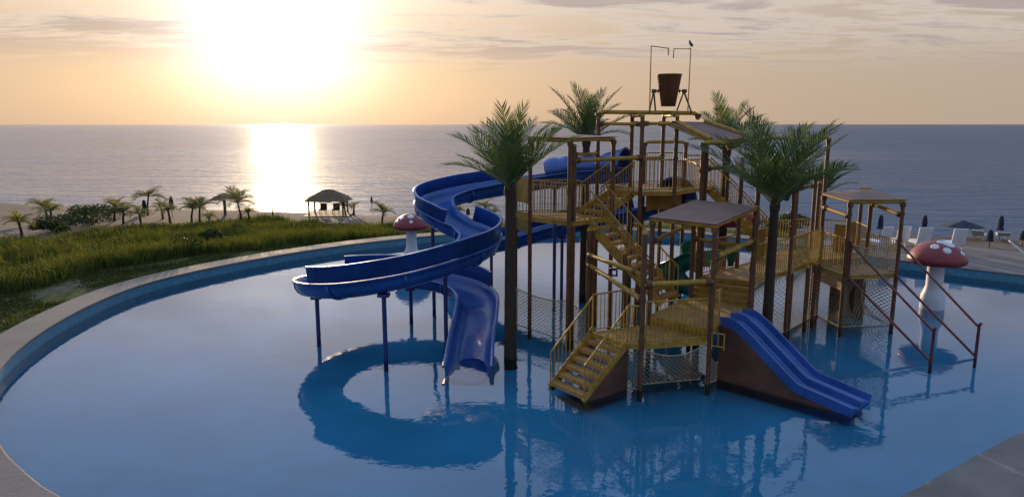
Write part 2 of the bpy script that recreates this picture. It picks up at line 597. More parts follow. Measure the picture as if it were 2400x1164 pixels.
def make_sea():
    m = MB()
    rad = [0, 60, 120, 240, 500, 1200, 3000, 8000, 25000]
    n = 96
    vs = [(0, 40, SEA_Z)]
    fs = []
    for r in rad[1:]:
        for k in range(n):
            a = 2 * math.pi * k / n
            vs.append((r * math.cos(a), 40 + r * math.sin(a), SEA_Z))
    for k in range(n):
        fs.append((0, 1 + k, 1 + (k + 1) % n))
    for i in range(len(rad) - 2):
        for k in range(n):
            a, b = 1 + i * n, 1 + (i + 1) * n
            fs.append((a + k, b + k, b + (k + 1) % n, a + (k + 1) % n))
    m.add(vs, fs)
    mt, t, out = new_mat('sea_water')
    L = t.links.new
    tc = N(t, 'ShaderNodeTexCoord')
    mp = N(t, 'ShaderNodeMapping')
    mp.inputs['Scale'].default_value = (0.2, 1.0, 1.0)
    mp.inputs['Rotation'].default_value = (0, 0, R(-7))
    L(tc.outputs['Object'], mp.inputs[0])
    hs = None
    for sc, amp, det in ((0.05, 1.5, 3), (0.28, 0.7, 4), (1.6, 0.2, 3)):
        n1 = N(t, 'ShaderNodeTexNoise', ins={'Scale': sc, 'Detail': det, 'Roughness': 0.55, 'Distortion': 0.4})
        L(mp.outputs[0], n1.inputs['Vector'])
        v = math_node(t, 'MULTIPLY', n1.outputs['Fac'], amp)
        hs = v if hs is None else math_node(t, 'ADD', hs, v)
    b = N(t, 'ShaderNodeBump', ins={'Strength': 1.0, 'Distance': 1.0})
    L(hs, b.inputs['Height'])
    # slicks and wind patches change how rough the surface is
    mp2 = N(t, 'ShaderNodeMapping')
    mp2.inputs['Scale'].default_value = (0.004, 0.02, 1.0)
    L(tc.outputs['Object'], mp2.inputs[0])
    n3 = N(t, 'ShaderNodeTexNoise', ins={'Scale': 1.0, 'Detail': 5.0, 'Roughness': 0.6})
    L(mp2.outputs[0], n3.inputs['Vector'])
    body = N(t, 'ShaderNodeBsdfDiffuse', ins={'Color': (0.024, 0.07, 0.14, 1)})
    ga = N(t, 'ShaderNodeBsdfGlossy')
    L(map_range(t, n3.outputs['Fac'], 0.35, 0.65, 0.06, 0.16), ga.inputs['Roughness'])
    gb = N(t, 'ShaderNodeBsdfGlossy', ins={'Roughness': 0.5})          # steeper wavelets scatter the low sun sideways
    for g_ in (ga, gb): L(b.outputs[0], g_.inputs['Normal'])
    gm = N(t, 'ShaderNodeMixShader', ins={0: 0.2})
    L(ga.outputs[0], gm.inputs[1]); L(gb.outputs[0], gm.inputs[2])
    fr = N(t, 'ShaderNodeFresnel', ins={'IOR': 1.42})
    L(b.outputs[0], fr.inputs['Normal'])
    # reflection strength painted across the sea by bearing: brighter on the left, duller right
    spw = N(t, 'ShaderNodeSeparateXYZ')
    L(tc.outputs['Object'], spw.inputs[0])
    bearing = math_node(t, 'DIVIDE', spw.outputs[0], math_node(t, 'ADD', math_node(t, 'ABSOLUTE', spw.outputs[1]), 30.0))
    bearing = math_node(t, 'ADD', bearing, math_node(t, 'MULTIPLY', math_node(t, 'SUBTRACT', n3.outputs['Fac'], 0.5), 1.1))
    mirror_share = map_range(t, bearing, -0.25, 0.50, 1.0, 0.42)
    mx = N(t, 'ShaderNodeMixShader')
    L(math_node(t, 'MULTIPLY', fr.outputs[0], mirror_share), mx.inputs[0])
    L(body.outputs[0], mx.inputs[1]); L(gm.outputs[0], mx.inputs[2])
    L(mx.outputs[0], out.inputs[0])
    tag(m.build('sea', mt), kind='structure')


make_sea()

# ------------------------------------------------------------------ the water play structure (one welded thing)
V = Vector
Z_L, Z_A, Z_E, Z_B, Z_C = 1.20, 1.45, 2.0, 3.75, 4.5        # landing, front deck, walkway, stair tower, top deck
play = empty('water_play_structure', (5.2, 21.0, 0), 0,
             'large brown and yellow water play structure with stairs, nets and canopies in the pool', 'play structure')
PO = V((5.2, 21.0, 0))


class PB(MB):
    """mesh collected in world coordinates, stored relative to its thing"""
    def __init__(self, origin=PO, parent=None):
        super().__init__()
        self.o, self.p = origin, parent or play

    def done(self, name, mat, parent=None, kind=None):
        self.v = [(x - self.o.x, y - self.o.y, z - self.o.z) for x, y, z in self.v]
        o = self.build(name, mat, parent or self.p)
        if kind: o['kind'] = kind
        return o


posts = {  # x, y, top height, clamp heights
    'P1': (3.28, 17.15, 4.05, (1.3, 2.35, 3.0)), 'P2': (5.13, 17.58, 4.10, (1.35, 2.15, 2.5, 3.0)),
    'P3': (3.82, 18.95, 4.10, (2.9,)), 'P4': (6.90, 19.80, 4.25, (1.6, 2.6, 3.4)), 'P5': (5.50, 21.10, 4.25, (3.2,)),
    'c1': (1.74, 21.25, 6.12, (3.6, 4.7)), 'c2': (1.88, 21.42, 6.05, (5.55,)), 'b': (0.58, 22.5, 6.12, (4.6,)), 'a': (0.12, 23.5, 4.75, ()),
    'g': (3.22, 22.55, 6.1, (5.6,)), 'h': (1.95, 23.75, 6.1, ()), 'd1': (2.30, 20.75, 3.58, (2.6,)), 'd2': (2.44, 20.88, 3.58, ()),
    'U': (2.90, 24.0, 7.0, (5.6,)), 'C1': (4.23, 23.2, 6.95, (5.6, 6.65)), 'C2': (5.35, 23.2, 6.95, (5.6, 6.65)),
    'C3': (4.20, 25.0, 6.95, (6.65,)), 'C4': (5.30, 25.0, 6.95, (6.65, 5.6)), 'C5': (4.94, 26.5, 5.9, ()), 'C6': (6.48, 26.5, 5.9, (5.4,)),
    'Q1': (5.80, 21.55, 6.05, (5.3,)), 'Q2': (5.94, 21.68, 6.05, (5.3,)), 'Rr': (7.30, 20.85, 6.1, (4.8,)), 'E1': (7.45, 22.9, 5.6, ()),
    'br': (8.92, 22.2, 5.1, (1.9, 3.3)), 'br2': (9.12, 22.45, 1.95, ()), 'T': (10.85, 24.4, 6.15, (3.9, 5.1)), 'D1': (10.98, 22.75, 4.1, (2.9, 3.8)),
    'D2': (12.83, 23.0, 4.1, (2.9, 3.8)), 'D3': (12.68, 24.75, 4.2, (3.9,)), 'D4': (12.9, 25.9, 4.0, ()),
    'F1': (10.75, 26.5, 4.65, ()), 'F2': (11.50, 26.7, 4.7, (4.4,)), 'F3': (11.75, 26.9, 4.5, ()), 'B5': (3.3, 20.2, 3.0, ()),
    'G1': (10.0, 23.3, 1.95, ()), 'G2': (10.45, 23.75, 1.95, ()),
}
for k, (x, y, top, cl) in posts.items():
    m = PB()
    m.tube([(x, y, -0.31), (x, y, top)], 0.068, 10)
    p = m.done('post', M['post'])
    if cl:
        for z in cl:
            m = PB()
            m.tube([(x, y, z - 0.045), (x, y, z + 0.045)], 0.088, 10)
            m.done('clamp', M['post'], p)
    m = PB()
    m.lathe([(0.074, -0.02), (0.074, 0.03), (0.045, 0.06), (0.0, 0.065)], (x, y, top), 10)
    m.done('cap', M['yellow'], p)
P = {k: V((v[0], v[1], 0)) for k, v in posts.items()}


def at(k, z):
    return V((P[k].x, P[k].y, z))


def pipe(pts, r=0.055, mat='yellow', collars=True):
    m = PB()
    r = r * 1.12
    m.tube(pts, r, 10)
    o = m.done('pipe', M[mat])
    if collars:
        a, b = V(pts[0]), V(pts[-1])
        for p, d in ((a, (V(pts[1]) - a).normalized()), (b, (V(pts[-2]) - b).normalized())):
            m = PB()
            m.tube([p + d * 0.06, p + d * 0.20], r * 1.55, 10)
            m.done('collar', M['post'], o)
    return o


def elbowed(a, b, drop=0.22, n=4):
    """pipe path a -> b with both ends bent down onto the posts"""
    a, b = V(a), V(b)
    d = (b - a).normalized()
    pts = [a - V((0, 0, drop))]
    for i in range(n + 1):
        t = i / n * math.pi / 2
        pts.append(a - V((0, 0, drop * 0.8 * (1 - math.sin(t)))) + d * drop * 0.8 * (1 - math.cos(t)))
    for i in range(n, -1, -1):
        t = i / n * math.pi / 2
        pts.append(b - V((0, 0, drop * 0.8 * (1 - math.sin(t)))) - d * drop * 0.8 * (1 - math.cos(t)))
    pts.append(b - V((0, 0, drop)))
    return pts


def deck(poly, z, th=0.09):
    m = PB()
    m.prism([(p[0], p[1]) for p in poly], z - th, z)
    o = m.done('deck', M['deck'])
    m = PB()
    n = len(poly)
    cx = sum(p[0] for p in poly) / n
    cy = sum(p[1] for p in poly) / n
    for i in range(n):
        a, b = V((*poly[i][:2], z - th / 2 - 0.01)), V((*poly[(i + 1) % n][:2], z - th / 2 - 0.01))
        m.bar(a, b, 0.05, th + 0.05)
    m.done('edge_beam', M['yellow'], o)
    return o


bal_mesh = None
n_bal = 0


def railing(a, b, h=1.02, gap=0.125, own=True, bottom=0.08, mid=False, level_top=None):
    """straight or sloping railing from floor point a to floor point b"""
    global bal_mesh, n_bal
    a, b = V(a), V(b)
    up = V((0, 0, 1))
    m = PB()
    m.tube([a + up * h, b + up * h], 0.024, 8)
    r = m.done('railing', M['yellow'])
    m = PB()
    m.tube([a + up * bottom, b + up * bottom], 0.018, 6)
    if mid:
        m.tube([a + up * (h - 0.13), b + up * (h - 0.13)], 0.016, 6)
    m.tube([a + up * 0.0, a + up * h], 0.022, 6)
    m.tube([b + up * 0.0, b + up * h], 0.022, 6)
    m.done('rail_frame', M['yellow'], r)
    k = max(2, int((V((b.x - a.x, b.y - a.y, 0))).length / gap + 0.5))
    if bal_mesh is None:
        q = MB()
        q.tube([(0, 0, 0), (0, 0, 1)], 0.0135, 6, caps=False)
        bal_mesh = q.mesh('baluster', M['yellow'])
    if own:
        for i in range(1, k):
            p = a.lerp(b, i / k)
            o = bpy.data.objects.new('baluster', bal_mesh)
            C.objects.link(o)
            o.parent = r
            o.location = p + up * bottom - PO
            o.scale = (1, 1, h - bottom)
            n_bal += 1
    else:
        m = PB()
        for i in range(1, k):
            p = a.lerp(b, i / k)
            m.tube([p + up * bottom, p + up * h], 0.0135, 5, caps=False)
        m.done('balusters', M['yellow'], r, 'stuff')
    return r


def stairs(bot, top, width, n, axis=None, closed=False, rails=(True, True), own=True, th=0.045, depth=0.27):
    """flight from floor point bot (centre) to floor point top (centre)"""
    bot, top = V(bot), V(top)
    d = V((top.x - bot.x, top.y - bot.y, 0))
    run = d.length
    dn = d.normalized()
    side = V((dn.y, -dn.x, 0)) if axis is None else V(axis).normalized()
    root = PB()
    for s in (-1, 1):
        o = side * s * (width / 2 + 0.03)
        root.bar(bot + o + V((0, 0, 0.02)), top + o + V((0, 0, -0.09)), 0.05, 0.24)
    st = root.done('staircase', M['yellow'])
    for i in range(1, n + 1):
        t = (i - 0.5) / n
        z = bot.z + (top.z - bot.z) * i / (n + 1)
        c = bot + dn * run * t
        c.z = z
        m = PB()
        m.obox(c, dn * depth / 2, side * width / 2, V((0, 0, th / 2)))
        m.obox(c + dn * (-depth / 2 + 0.01) + V((0, 0, -0.03)), dn * 0.012, side * (width / 2 - 0.002), V((0, 0, 0.045)))
        m.done('step', M['deck'], st)
    for s, on in zip((-1, 1), rails):
        if on:
            o = side * s * (width / 2 + 0.03)
            railing(bot + o, top + o, 0.98, 0.13, own, bottom=0.16)
    return st


# decks
L1, L2 = V((2.16, 18.2, 0)), V((2.92, 17.22, 0))
deck([L1, L2, P['P1'], P['P2'] + V((0, 0.02, 0)), P['P3']], Z_L)
deck([P['P3'], P['P2'], P['P4'], P['P5']], Z_A)
m = PB()
m.bar(P['P3'] + V((0.02, 0, 1.29)), P['P2'] + V((0.0, 0.02, 1.29)), 0.03, 0.17)
m.done('riser_panel', M['panel'])
E0, E1_ = V((7.30, 20.85, 0)), V((5.87, 21.62, 0))
bd = V((0.716, 0.698, 0))
bn = V((-0.698, 0.716, 0))
Bq = E0 + bn * 1.5 + bd * 0.2
bridge_end = V((10.85, 24.4, 0))
deck([E0, bridge_end, bridge_end + bn * 1.5, Bq, E1_], Z_E)
for i in range(3):                                   # broad closed steps up from the front deck to the walkway
    t0, t1 = 0.25 * i + 0.1, 0.25 * (i + 1) + 0.1
    a0, b0 = P['P5'].lerp(E1_, t0), P['P4'].lerp(E0, t0)
    z = Z_A + (Z_E - Z_A) * (i + 1) / 4
    m = PB()
    m.prism([a0, b0, P['P4'].lerp(E0, t1 + 0.04), P['P5'].lerp(E1_, t1 + 0.04)], z - 0.16, z)
    m.done('step', M['panel'])
m = PB()
a, b = E0.lerp(E1_, 0.02), E0.lerp(E1_, 0.98)
m.bar(V((a.x, a.y, 1.72)), V((b.x, b.y, 1.72)), 0.03, 0.36)
m.done('riser_panel', M['panel'])
deck([P['D1'], P['D2'], P['D3'], P['T']], Z_E - 0.22)
deck([bridge_end + bn * 1.45, P['T'] + V((0.0, 0.06, 0)), P['D3'] + V((0, 0.06, 0)), V((12.9, 26.2, 0)), P['F3'], P['F1'], V((9.9, 26.0, 0))], Z_E - 0.02)
deck([P['c2'] + V((-0.05, -0.1, 0)), P['g'], P['h'], P['a'] + V((0.1, 0.3, 0)), P['a'], P['b']], Z_B)
deck([P['C1'], P['C2'], V((7.3, 25.6, 0)), V((7.3, 26.6, 0)), P['C6'], P['C5'], V((3.4, 25.4, 0)), V((3.4, 24.0, 0))], Z_C)
# flights
stairs((1.38, 16.85, -0.05), (2.54, 17.72, Z_L), 1.22, 6, axis=(0.6, -0.8, 0))
stairs((4.72, 20.52, Z_A), (2.70, 21.72, Z_B), 1.0, 10, axis=(0.62, 0.78, 0), depth=0.26)
stairs((2.55, 22.9, Z_B), (3.75, 23.95, Z_C), 0.95, 4, axis=(0.62, -0.78, 0))
stairs((9.55, 25.1, Z_E), (7.25, 26.0, Z_C), 0.9, 9, axis=(0.36, 0.93, 0), own=False)
# skirt on the entry stair, boards on the towers
g, hh = V((0.8, 0.6, 0)), V((0.6, -0.8, 0))
sb = V((1.38, 16.85, 0)) + hh * 0.66
m = PB()
a0, a1, a2 = sb + V((0, 0, -0.07)), sb + g * 1.45 + V((0, 0, -0.07)), sb + g * 1.45 + V((0, 0, Z_L - 0.12))
a3 = sb + V((0, 0, -0.02))
off = hh * 0.03
vs = [a0, a1, a2, a3, a0 + off, a1 + off, a2 + off, a3 + off]
m.add(vs, [(0, 1, 2, 3), (7, 6, 5, 4), (0, 4, 5, 1), (1, 5, 6, 2), (2, 6, 7, 3), (3, 7, 4, 0)])
m.done('stair_skirt', M['skirt'])


def board(a, b, z0, z1, mat='panel', th=0.03, name='side_panel'):
    m = PB()
    m.bar(V((a[0], a[1], (z0 + z1) / 2)), V((b[0], b[1], (z0 + z1) / 2)), th, z1 - z0)
    return m.done(name, M[mat])


ab = P['a'].lerp(P['b'], 0.5)
board(P['a'].lerp(P['b'], 0.08), P['a'].lerp(P['b'], 0.92), Z_B + 0.42, Z_B + 1.25)
board(P['a'].lerp(P['b'], 0.08), P['a'].lerp(P['b'], 0.92), Z_B - 0.55, Z_B + 0.12)
board((4.95, 24.6), (5.95, 24.7), Z_C - 0.75, Z_C - 0.1)
board((4.6, 24.0), (4.95, 24.6), Z_C - 0.75, Z_C - 0.1)
board((12.35, 25.6), (12.75, 25.95), Z_E, Z_E + 1.15)
board((12.0, 25.9), (12.3, 25.62), Z_E, Z_E + 1.05)
board(P['F1'] + V((-0.8, -0.35, 0)), P['F2'], Z_E - 0.5, Z_E - 0.08)
board(P['T'].lerp(P['D1'], 0.06), P['T'].lerp(P['D1'], 0.94), Z_E - 0.75, Z_E - 0.30)
board((11.15, 24.05), (12.35, 24.2), -0.07, 1.45, 'skirt', 0.04, 'brown_panel')  # plain brown boards standing under the side deck
board((11.15, 24.05), (11.6, 23.2), 0.35, 1.45, 'skirt', 0.04, 'brown_panel')
board((8.3, 24.0), (8.9, 24.55), Z_E, Z_E + 1.1)
board((6.15, 23.05), (6.15, 23.75), Z_E - 0.2, Z_E + 1.25)
# railings
railing(V((L1.x, L1.y, Z_L)), V((P['P3'].x - 0.45, P['P3'].y - 0.1, Z_L)), 1.05)
railing(V((L2.x, L2.y, Z_L)), V((P['P1'].x - 0.02, P['P1'].y + 0.02, Z_L)), 1.0)
railing(at('P1', Z_L) + V((0.12, 0.04, 0)), at('P2', Z_L) + V((-0.08, 0, 0)), 1.1)
railing(at('P2', Z_A) + V((0.06, 0.06, 0)), at('P2', Z_A) + V((0.33, 0.38, 0)), 1.0)
railing(at('P4', Z_A) + V((0.03, 0.06, 0)), at('P4', Z_A).lerp(at('Rr', Z_A), 0.95), 0.95)
railing(V((5.15, 17.45, 1.0)), V((5.42, 17.30, 1.0)), 0.42)
railing(V((E0.x, E0.y, Z_E)), at('br', Z_E), 1.12, 0.11)
railing(at('br', Z_E), V((10.8, 24.3, Z_E)), 1.12, 0.11)
railing(V((Bq.x, Bq.y, Z_E)), V((Bq.x, Bq.y, Z_E)) + bd * 1.5, 1.1, own=False)
railing(V((Bq.x, Bq.y, Z_E)) + bd * 3.0, V((Bq.x, Bq.y, Z_E)) + bd * 4.4, 1.1, own=False)
railing(V((E1_.x, E1_.y, Z_E)) + V((0.1, 0.1, 0)), V((Bq.x, Bq.y, Z_E)), 1.1, own=False)
railing(at('T', Z_E - 0.2) + V((0, -0.08, 0)), at('D1', Z_E - 0.2) + V((0, 0.08, 0)), 1.2)
railing(at('D2', Z_E - 0.2) + V((0, 0.08, 0)), at('D3', Z_E - 0.2) + V((0, -0.08, 0)), 1.1, own=False)
railing(at('D3', Z_E) + V((0, 0.1, 0)), V((12.9, 26.2, Z_E)), 1.1, own=False)
railing(at('F1', Z_E) + V((-0.8, -0.4, 0)), at('F2', Z_E), 1.15, own=False)
railing(at('F3', Z_E), V((12.9, 26.2, Z_E)), 1.1, own=False)
railing(at('b', Z_B) + V((0.06, -0.06, 0)), at('c1', Z_B) + V((-0.06, 0.08, 0)), 1.18, 0.115, mid=True)
railing(at('c2', Z_B) + V((0.06, 0.06, 0)), at('c2', Z_B) + V((0.38, 0.25, 0)), 1.1)
railing(at('a', Z_B) + V((0, 0.1, 0)), at('h', Z_B), 1.1, own=False)
railing(at('h', Z_B), V((2.3, 23.3, Z_B)), 1.1, own=False)
railing(at('C1', Z_C) + V((0.05, 0, 0)), at('C2', Z_C) + V((-0.05, 0, 0)), 1.05, own=False)
railing(at('C5', Z_C) + V((0.1, 0, 0)), at('C6', Z_C) + V((-0.1, 0, 0)), 1.15, 0.1, own=False)
railing(at('C6', Z_C), V((7.3, 26.6, Z_C)), 1.05, own=False)
railing(at('C2', Z_C), V((6.9, 25.1, Z_C)), 1.0, own=False)
railing(V((3.4, 25.4, Z_C)), at('C5', Z_C), 1.05, own=False)
# cross pipes
pipe([at('d1', 2.55), at('P1', 2.35)], 0.06)
pipe([at('d1', 2.85), at('P1', 3.0) + V((-0.1, 0.3, 0))], 0.055)
pipe([at('P1', 2.75), at('P2', 2.75)], 0.065)
pipe([at('P2', 3.35), at('P4', 3.45)], 0.065)
pipe([at('P3', 3.55), at('P5', 3.75)], 0.05)
pipe([at('P5', 3.3), at('P4', 3.2)], 0.05)
pipe(elbowed(at('P3', 4.16), at('P2', 4.16)), 0.055)
pipe(elbowed(at('P5', 4.36), at('P4', 4.36)), 0.055)
pipe([at('c2', 5.62), at('C1', 5.62)], 0.06)
pipe([at('c2', 5.8), at('U', 5.72)], 0.05)
pipe(elbowed(at('b', 6.22), at('c1', 6.22)), 0.055)
pipe(elbowed(at('h', 6.22), at('g', 6.22)), 0.055)
pipe(elbowed(V((2.9, 24.0, 7.1)), V((6.2, 23.9, 7.06))), 0.065)
pipe([at('U', 6.72), at('C1', 6.7)], 0.05)
pipe([at('C1', 6.72), at('C2', 6.72)], 0.05)
pipe([at('C3', 6.72), at('C4', 6.72)], 0.05)
pipe([at('C1', 6.98), at('C3', 6.98)], 0.05)
pipe([at('C2', 6.98), at('C4', 6.98)], 0.05)
pipe(elbowed(at('C5', 6.05), at('C6', 6.05)), 0.06)
pipe([at('C4', 5.55), at('C1', 5.6)], 0.045)
pipe([at('C6', 5.4), at('Q2', 5.4)], 0.05)
pipe(elbowed(at('Q1', 6.15), V((6.5, 21.2, 6.15)), 0.2), 0.065)
pipe([at('Q2', 5.35), at('E1', 5.35)], 0.05)
pipe([at('Rr', 4.75), at('br', 4.7)], 0.05)
pipe(elbowed(at('T', 6.25), at('Rr', 6.3)), 0.05)
pipe([at('T', 5.1), at('br', 4.95)], 0.055)
pipe([at('T', 3.85), at('D1', 3.75)], 0.06)
pipe([at('D3', 3.95), at('D2', 3.75)], 0.06)
pipe(elbowed(at('D1', 4.2), at('D2', 4.2)), 0.055)
pipe(elbowed(at('T', 4.28), at('D3', 4.28)), 0.055)
pipe(elbowed(at('F1', 4.75), at('F2', 4.75)), 0.055)
pipe([at('F1', 4.35), at('F2', 4.4)], 0.05)
# water pipe with valve by the landing
m = PB()
m.tube([(2.75, 22.0, 2.0), (3.3, 21.7, 2.0), (3.3, 21.7, 2.25), (3.9, 21.4, 2.1)], 0.04, 8)
m.tube([(3.1, 21.8, 2.0), (3.1, 21.8, 2.2), (3.25, 21.7, 2.2)], 0.05, 8)
m.done('valve', M['post'])


# canopies
def canopy(corners, over=0.12, thick=0.02, sag=0.05):
    cs = [V(c) for c in corners]
    cen = sum(cs, V()) / 4
    cs = [c + (c - cen).normalized() * over for c in cs]
    n = 6
    m = PB()
    top, bot = [], []
    for j in range(n + 1):
        for i in range(n + 1):
            u, v = i / n, j / n
            p = cs[0] * (1 - u) * (1 - v) + cs[1] * u * (1 - v) + cs[2] * u * v + cs[3] * (1 - u) * v
            e = 16 * u * (1 - u) * v * (1 - v)
            p = p + V((0, 0, sag * e))
            top.append(p + V((0, 0, thick)))
            bot.append(p)
    k = (n + 1) ** 2
    fs = []
    for j in range(n):
        for i in range(n):
            a = j * (n + 1) + i
            fs.append((a, a + 1, a + n + 2, a + n + 1))
            fs.append((k + a + n + 1, k + a + n + 2, k + a + 1, k + a))
    ring = [i for i in range(n + 1)] + [j * (n + 1) + n for j in range(1, n + 1)] + [n * (n + 1) + i for i in range(n - 1, -1, -1)] + [j * (n + 1) for j in range(n - 1, 0, -1)]
    for q in range(len(ring)):
        a, b = ring[q], ring[(q + 1) % len(ring)]
        fs.append((a, k + a, k + b, b))
    m.add(top + bot, fs)
    o = m.done('canopy', M['canopy'])
    m = PB()
    for i in range(4):
        a, b = cs[i] * 0.94 + cen * 0.06, cs[(i + 1) % 4] * 0.94 + cen * 0.06
        m.tube([a - V((0, 0, 0.06)), b - V((0, 0, 0.06))], 0.045, 8)
    m.tube([(cs[0] + cs[1]) / 2 - V((0, 0, 0.06)), (cs[2] + cs[3]) / 2 - V((0, 0, 0.06))], 0.035, 8)
    m.done('canopy_frame', M['yellow'], o)
    return o


canopy([at('P3', 4.22), at('P2', 4.22), at('P4', 4.40), at('P5', 4.42)])
canopy([at('D1', 4.28), at('D2', 4.26), at('D3', 4.42), at('T', 4.36)])
canopy([at('b', 6.30), at('c1', 6.28), at('g', 6.30), at('h', 6.34)], sag=0.03)
canopy([V((6.0, 21.5, 6.22)), V((7.45, 22.2, 6.25)), V((6.35, 23.7, 6.74)), V((5.05, 23.3, 6.76))], sag=0.0, over=0.05)
for a_, b_ in (((5.35, 23.2, 6.78), (6.0, 21.5, 6.26)), ((6.4, 23.7, 6.8), (7.5, 22.2, 6.3))):
    pipe([a_, b_], 0.065, collars=False)
m = PB()
m.bar(V((12.35, 24.85, 4.46)), V((12.7, 24.97, 4.46)), 0.1, 0.08)
m.done('canopy_clip', M['yellow'])


# rope nets
def net(f, nu, nv, r=0.008, seg=6, name='rope_net', border=True):
    """diagonal rope net over the surface f(u, v), u and v in 0..1"""
    m = PB()

    def run(pts):
        m.tube(pts, r, 4, caps=False)
    for sgn in (1, -1):
        for k in range(-nv, nu):
            pts = []
            for i in range(nv + 1):
                u = (k + i) / nu if sgn > 0 else (k + nv - i) / nu
                if -1e-6 <= u <= 1 + 1e-6:
                    pts.append(f(u, i / nv))
            if len(pts) > 1:
                run(pts)
    if border:
        for v in (0.0, 1.0):
            m.tube([f(i / 12, v) for i in range(13)], r * 2.2, 5, caps=False)
    return m.done(name, M['rope'], None, 'stuff')


def flat_net(a, b, za, zb, depth_lo, nu, nv, bulge=V((0, 0, 0)), sag=0.12):
    a, b = V(a), V(b)

    def f(u, v):
        p = a.lerp(b, u)
        top = za + (zb - za) * u - sag * 4 * u * (1 - u) * (1 - v)
        z = top * (1 - v) + depth_lo * v
        p = V((p.x, p.y, z))
        return p + bulge * (math.sin(v * math.pi) * math.sin(u * math.pi))
    return net(f, nu, nv)


flat_net(P['b'] + V((-0.4, 0.6, 0)), P['c1'], 1.25, 1.3, 0.0, 14, 10)
flat_net(P['a'], P['b'] + V((-0.4, 0.6, 0)), 1.3, 1.25, 0.0, 6, 10)
flat_net(P['c2'], P['d1'], 1.2, 1.2, 0.0, 5, 10)


def scoop(u, v):                       # climbing net slung below the front deck edge
    a = P['P1'].lerp(P['P2'], u)
    top = (Z_L - 0.06) - 0.30 * math.sin(math.pi * min(1, u * 1.02)) ** 0.8
    back = V((-0.23, 0.97, 0)) * (0.35 * v)
    return V((a.x, a.y, max(0.0, top * (1 - v)))) + back


net(scoop, 14, 8, 0.0085)
flat_net(P['P2'], V((5.45, 17.85, 0)), 0.9, 0.5, 0.0, 4, 8)
flat_net(L2 + V((0.0, 0.1, 0)), P['P1'], 1.05, 1.1, 0.0, 4, 9)
flat_net(E0, P['br'], Z_E - 0.06, Z_E - 0.06, 0.02, 16, 13, V((-0.5, 0.5, 0)), 0.02)
flat_net(P['br'], P['T'] + V((0, -0.1, 0)), Z_E - 0.06, Z_E - 0.06, 0.02, 20, 13, V((-0.3, 0.3, 0)), 0.02)
flat_net(P['T'], P['D1'], Z_E - 0.35, Z_E - 0.35, 0.02, 14, 14, V((0.35, 0.1, 0)), 0.02)
flat_net(P['D1'], P['D2'], Z_E - 0.3, Z_E - 0.3, 0.02, 14, 13, V((0, 0.7, 0)), 0.02)
flat_net(P['D2'], P['D3'], Z_E - 0.3, Z_E - 0.3, 0.02, 12, 13, V((-0.5, 0, 0)), 0.02)
flat_net(P['D1'] + V((0.12, -0.05, 0)), P['D2'] + V((-0.06, -0.05, 0)), Z_E + 0.85, Z_E + 0.85, Z_E - 0.2, 18, 11, V((0, 0.15, 0)), 0.18)
# sloping rope ramp with dark red rails in front of the side deck
ends = [V((11.94, 19.21, 0)), V((13.51, 19.66, 0))]
starts = [P['D1'] + V((0.08, -0.1, 0)), P['D2'] + V((-0.06, -0.1, 0))]
for s0, e0 in zip(starts, ends):
    m = PB()
    m.tube([(s0.x, s0.y, 1.72), (s0.x, s0.y, 2.95)], 0.045, 8)
    m.done('post', M['red'])
    m = PB()
    m.tube([(e0.x, e0.y, -0.31), (e0.x, e0.y, 0.98), (e0.x + 0.01, e0.y - 0.06, 1.05)], 0.045, 8)
    m.done('post', M['red'])
    m = PB()
    m.tube([(s0.x, s0.y, 2.85), (e0.x, e0.y, 0.92)], 0.036, 8)
    m.done('hand_rail', M['red'])
    m = PB()
    m.tube([(s0.x, s0.y, 1.75), (e0.x, e0.y, 0.04)], 0.04, 8)
    m.done('base_rail', M['red'])
# tipping bucket stand: two A-frames and two feed pipes on the top ring
Bc = V((5.2, 23.9, 7.06))
for sx in (-0.50, 0.50):
    m = PB()
    hub = Bc + V((sx, 0, 0.72))
    for dy, dx in ((-0.35, -0.2), (0.35, 0.16)):
        m.tube([Bc + V((sx * 1.0 + (dx if sx < 0 else -dx), dy, 0)), hub], 0.03, 8)
    m.tube([hub + V((-0.09, 0, 0)), hub + V((0.09, 0, 0))], 0.06, 8)
    m.done('bucket_frame', M['post'])
for sx, dx in ((-0.60, 0.55), (0.68, -0.56)):
    m = PB()
    zt = 2.17 if sx < 0 else 2.08
    b0 = Bc + V((sx, 0.1, 0))
    m.tube([b0, b0 + V((0.02 * sx, 0, zt)), b0 + V((dx, -0.05, zt - (0.08 if sx < 0 else 0.0))), b0 + V((dx, -0.05, zt - 0.30))], 0.022, 8)
    m.done('feed_pipe', M['yellow'])
print('balusters', n_bal)

# ------------------------------------------------------------------ things on and around the structure
bk = empty('tipping_bucket', Bc + V((0.0, 0, 0.72)), 0, 'brown tapered tipping bucket hung at the very top of the play structure', 'bucket')
m = MB()
prof = [(0.0, -0.50), (0.235, -0.50), (0.40, 0.50), (0.42, 0.52), (0.415, 0.54), (0.385, 0.52), (0.22, -0.46), (0.0, -0.46)]
m.lathe(prof, n=4 * 8)
m.build('bucket_body', M['bucket'], bk)
m = MB()
m.tube([(-0.5, 0, 0.0), (0.5, 0, 0.0)], 0.028, 8)
m.build('axle', M['post'], bk)
for sx in (-1, 1):
    m = MB()
    m.lathe([(0.0, -0.02), (0.07, -0.02), (0.07, 0.02), (0, 0.02)], n=10)
    o = m.build('hub', M['post'], bk)
    o.rotation_euler = (0, math.pi / 2, 0)
    o.location = (sx * 0.36, 0, 0)


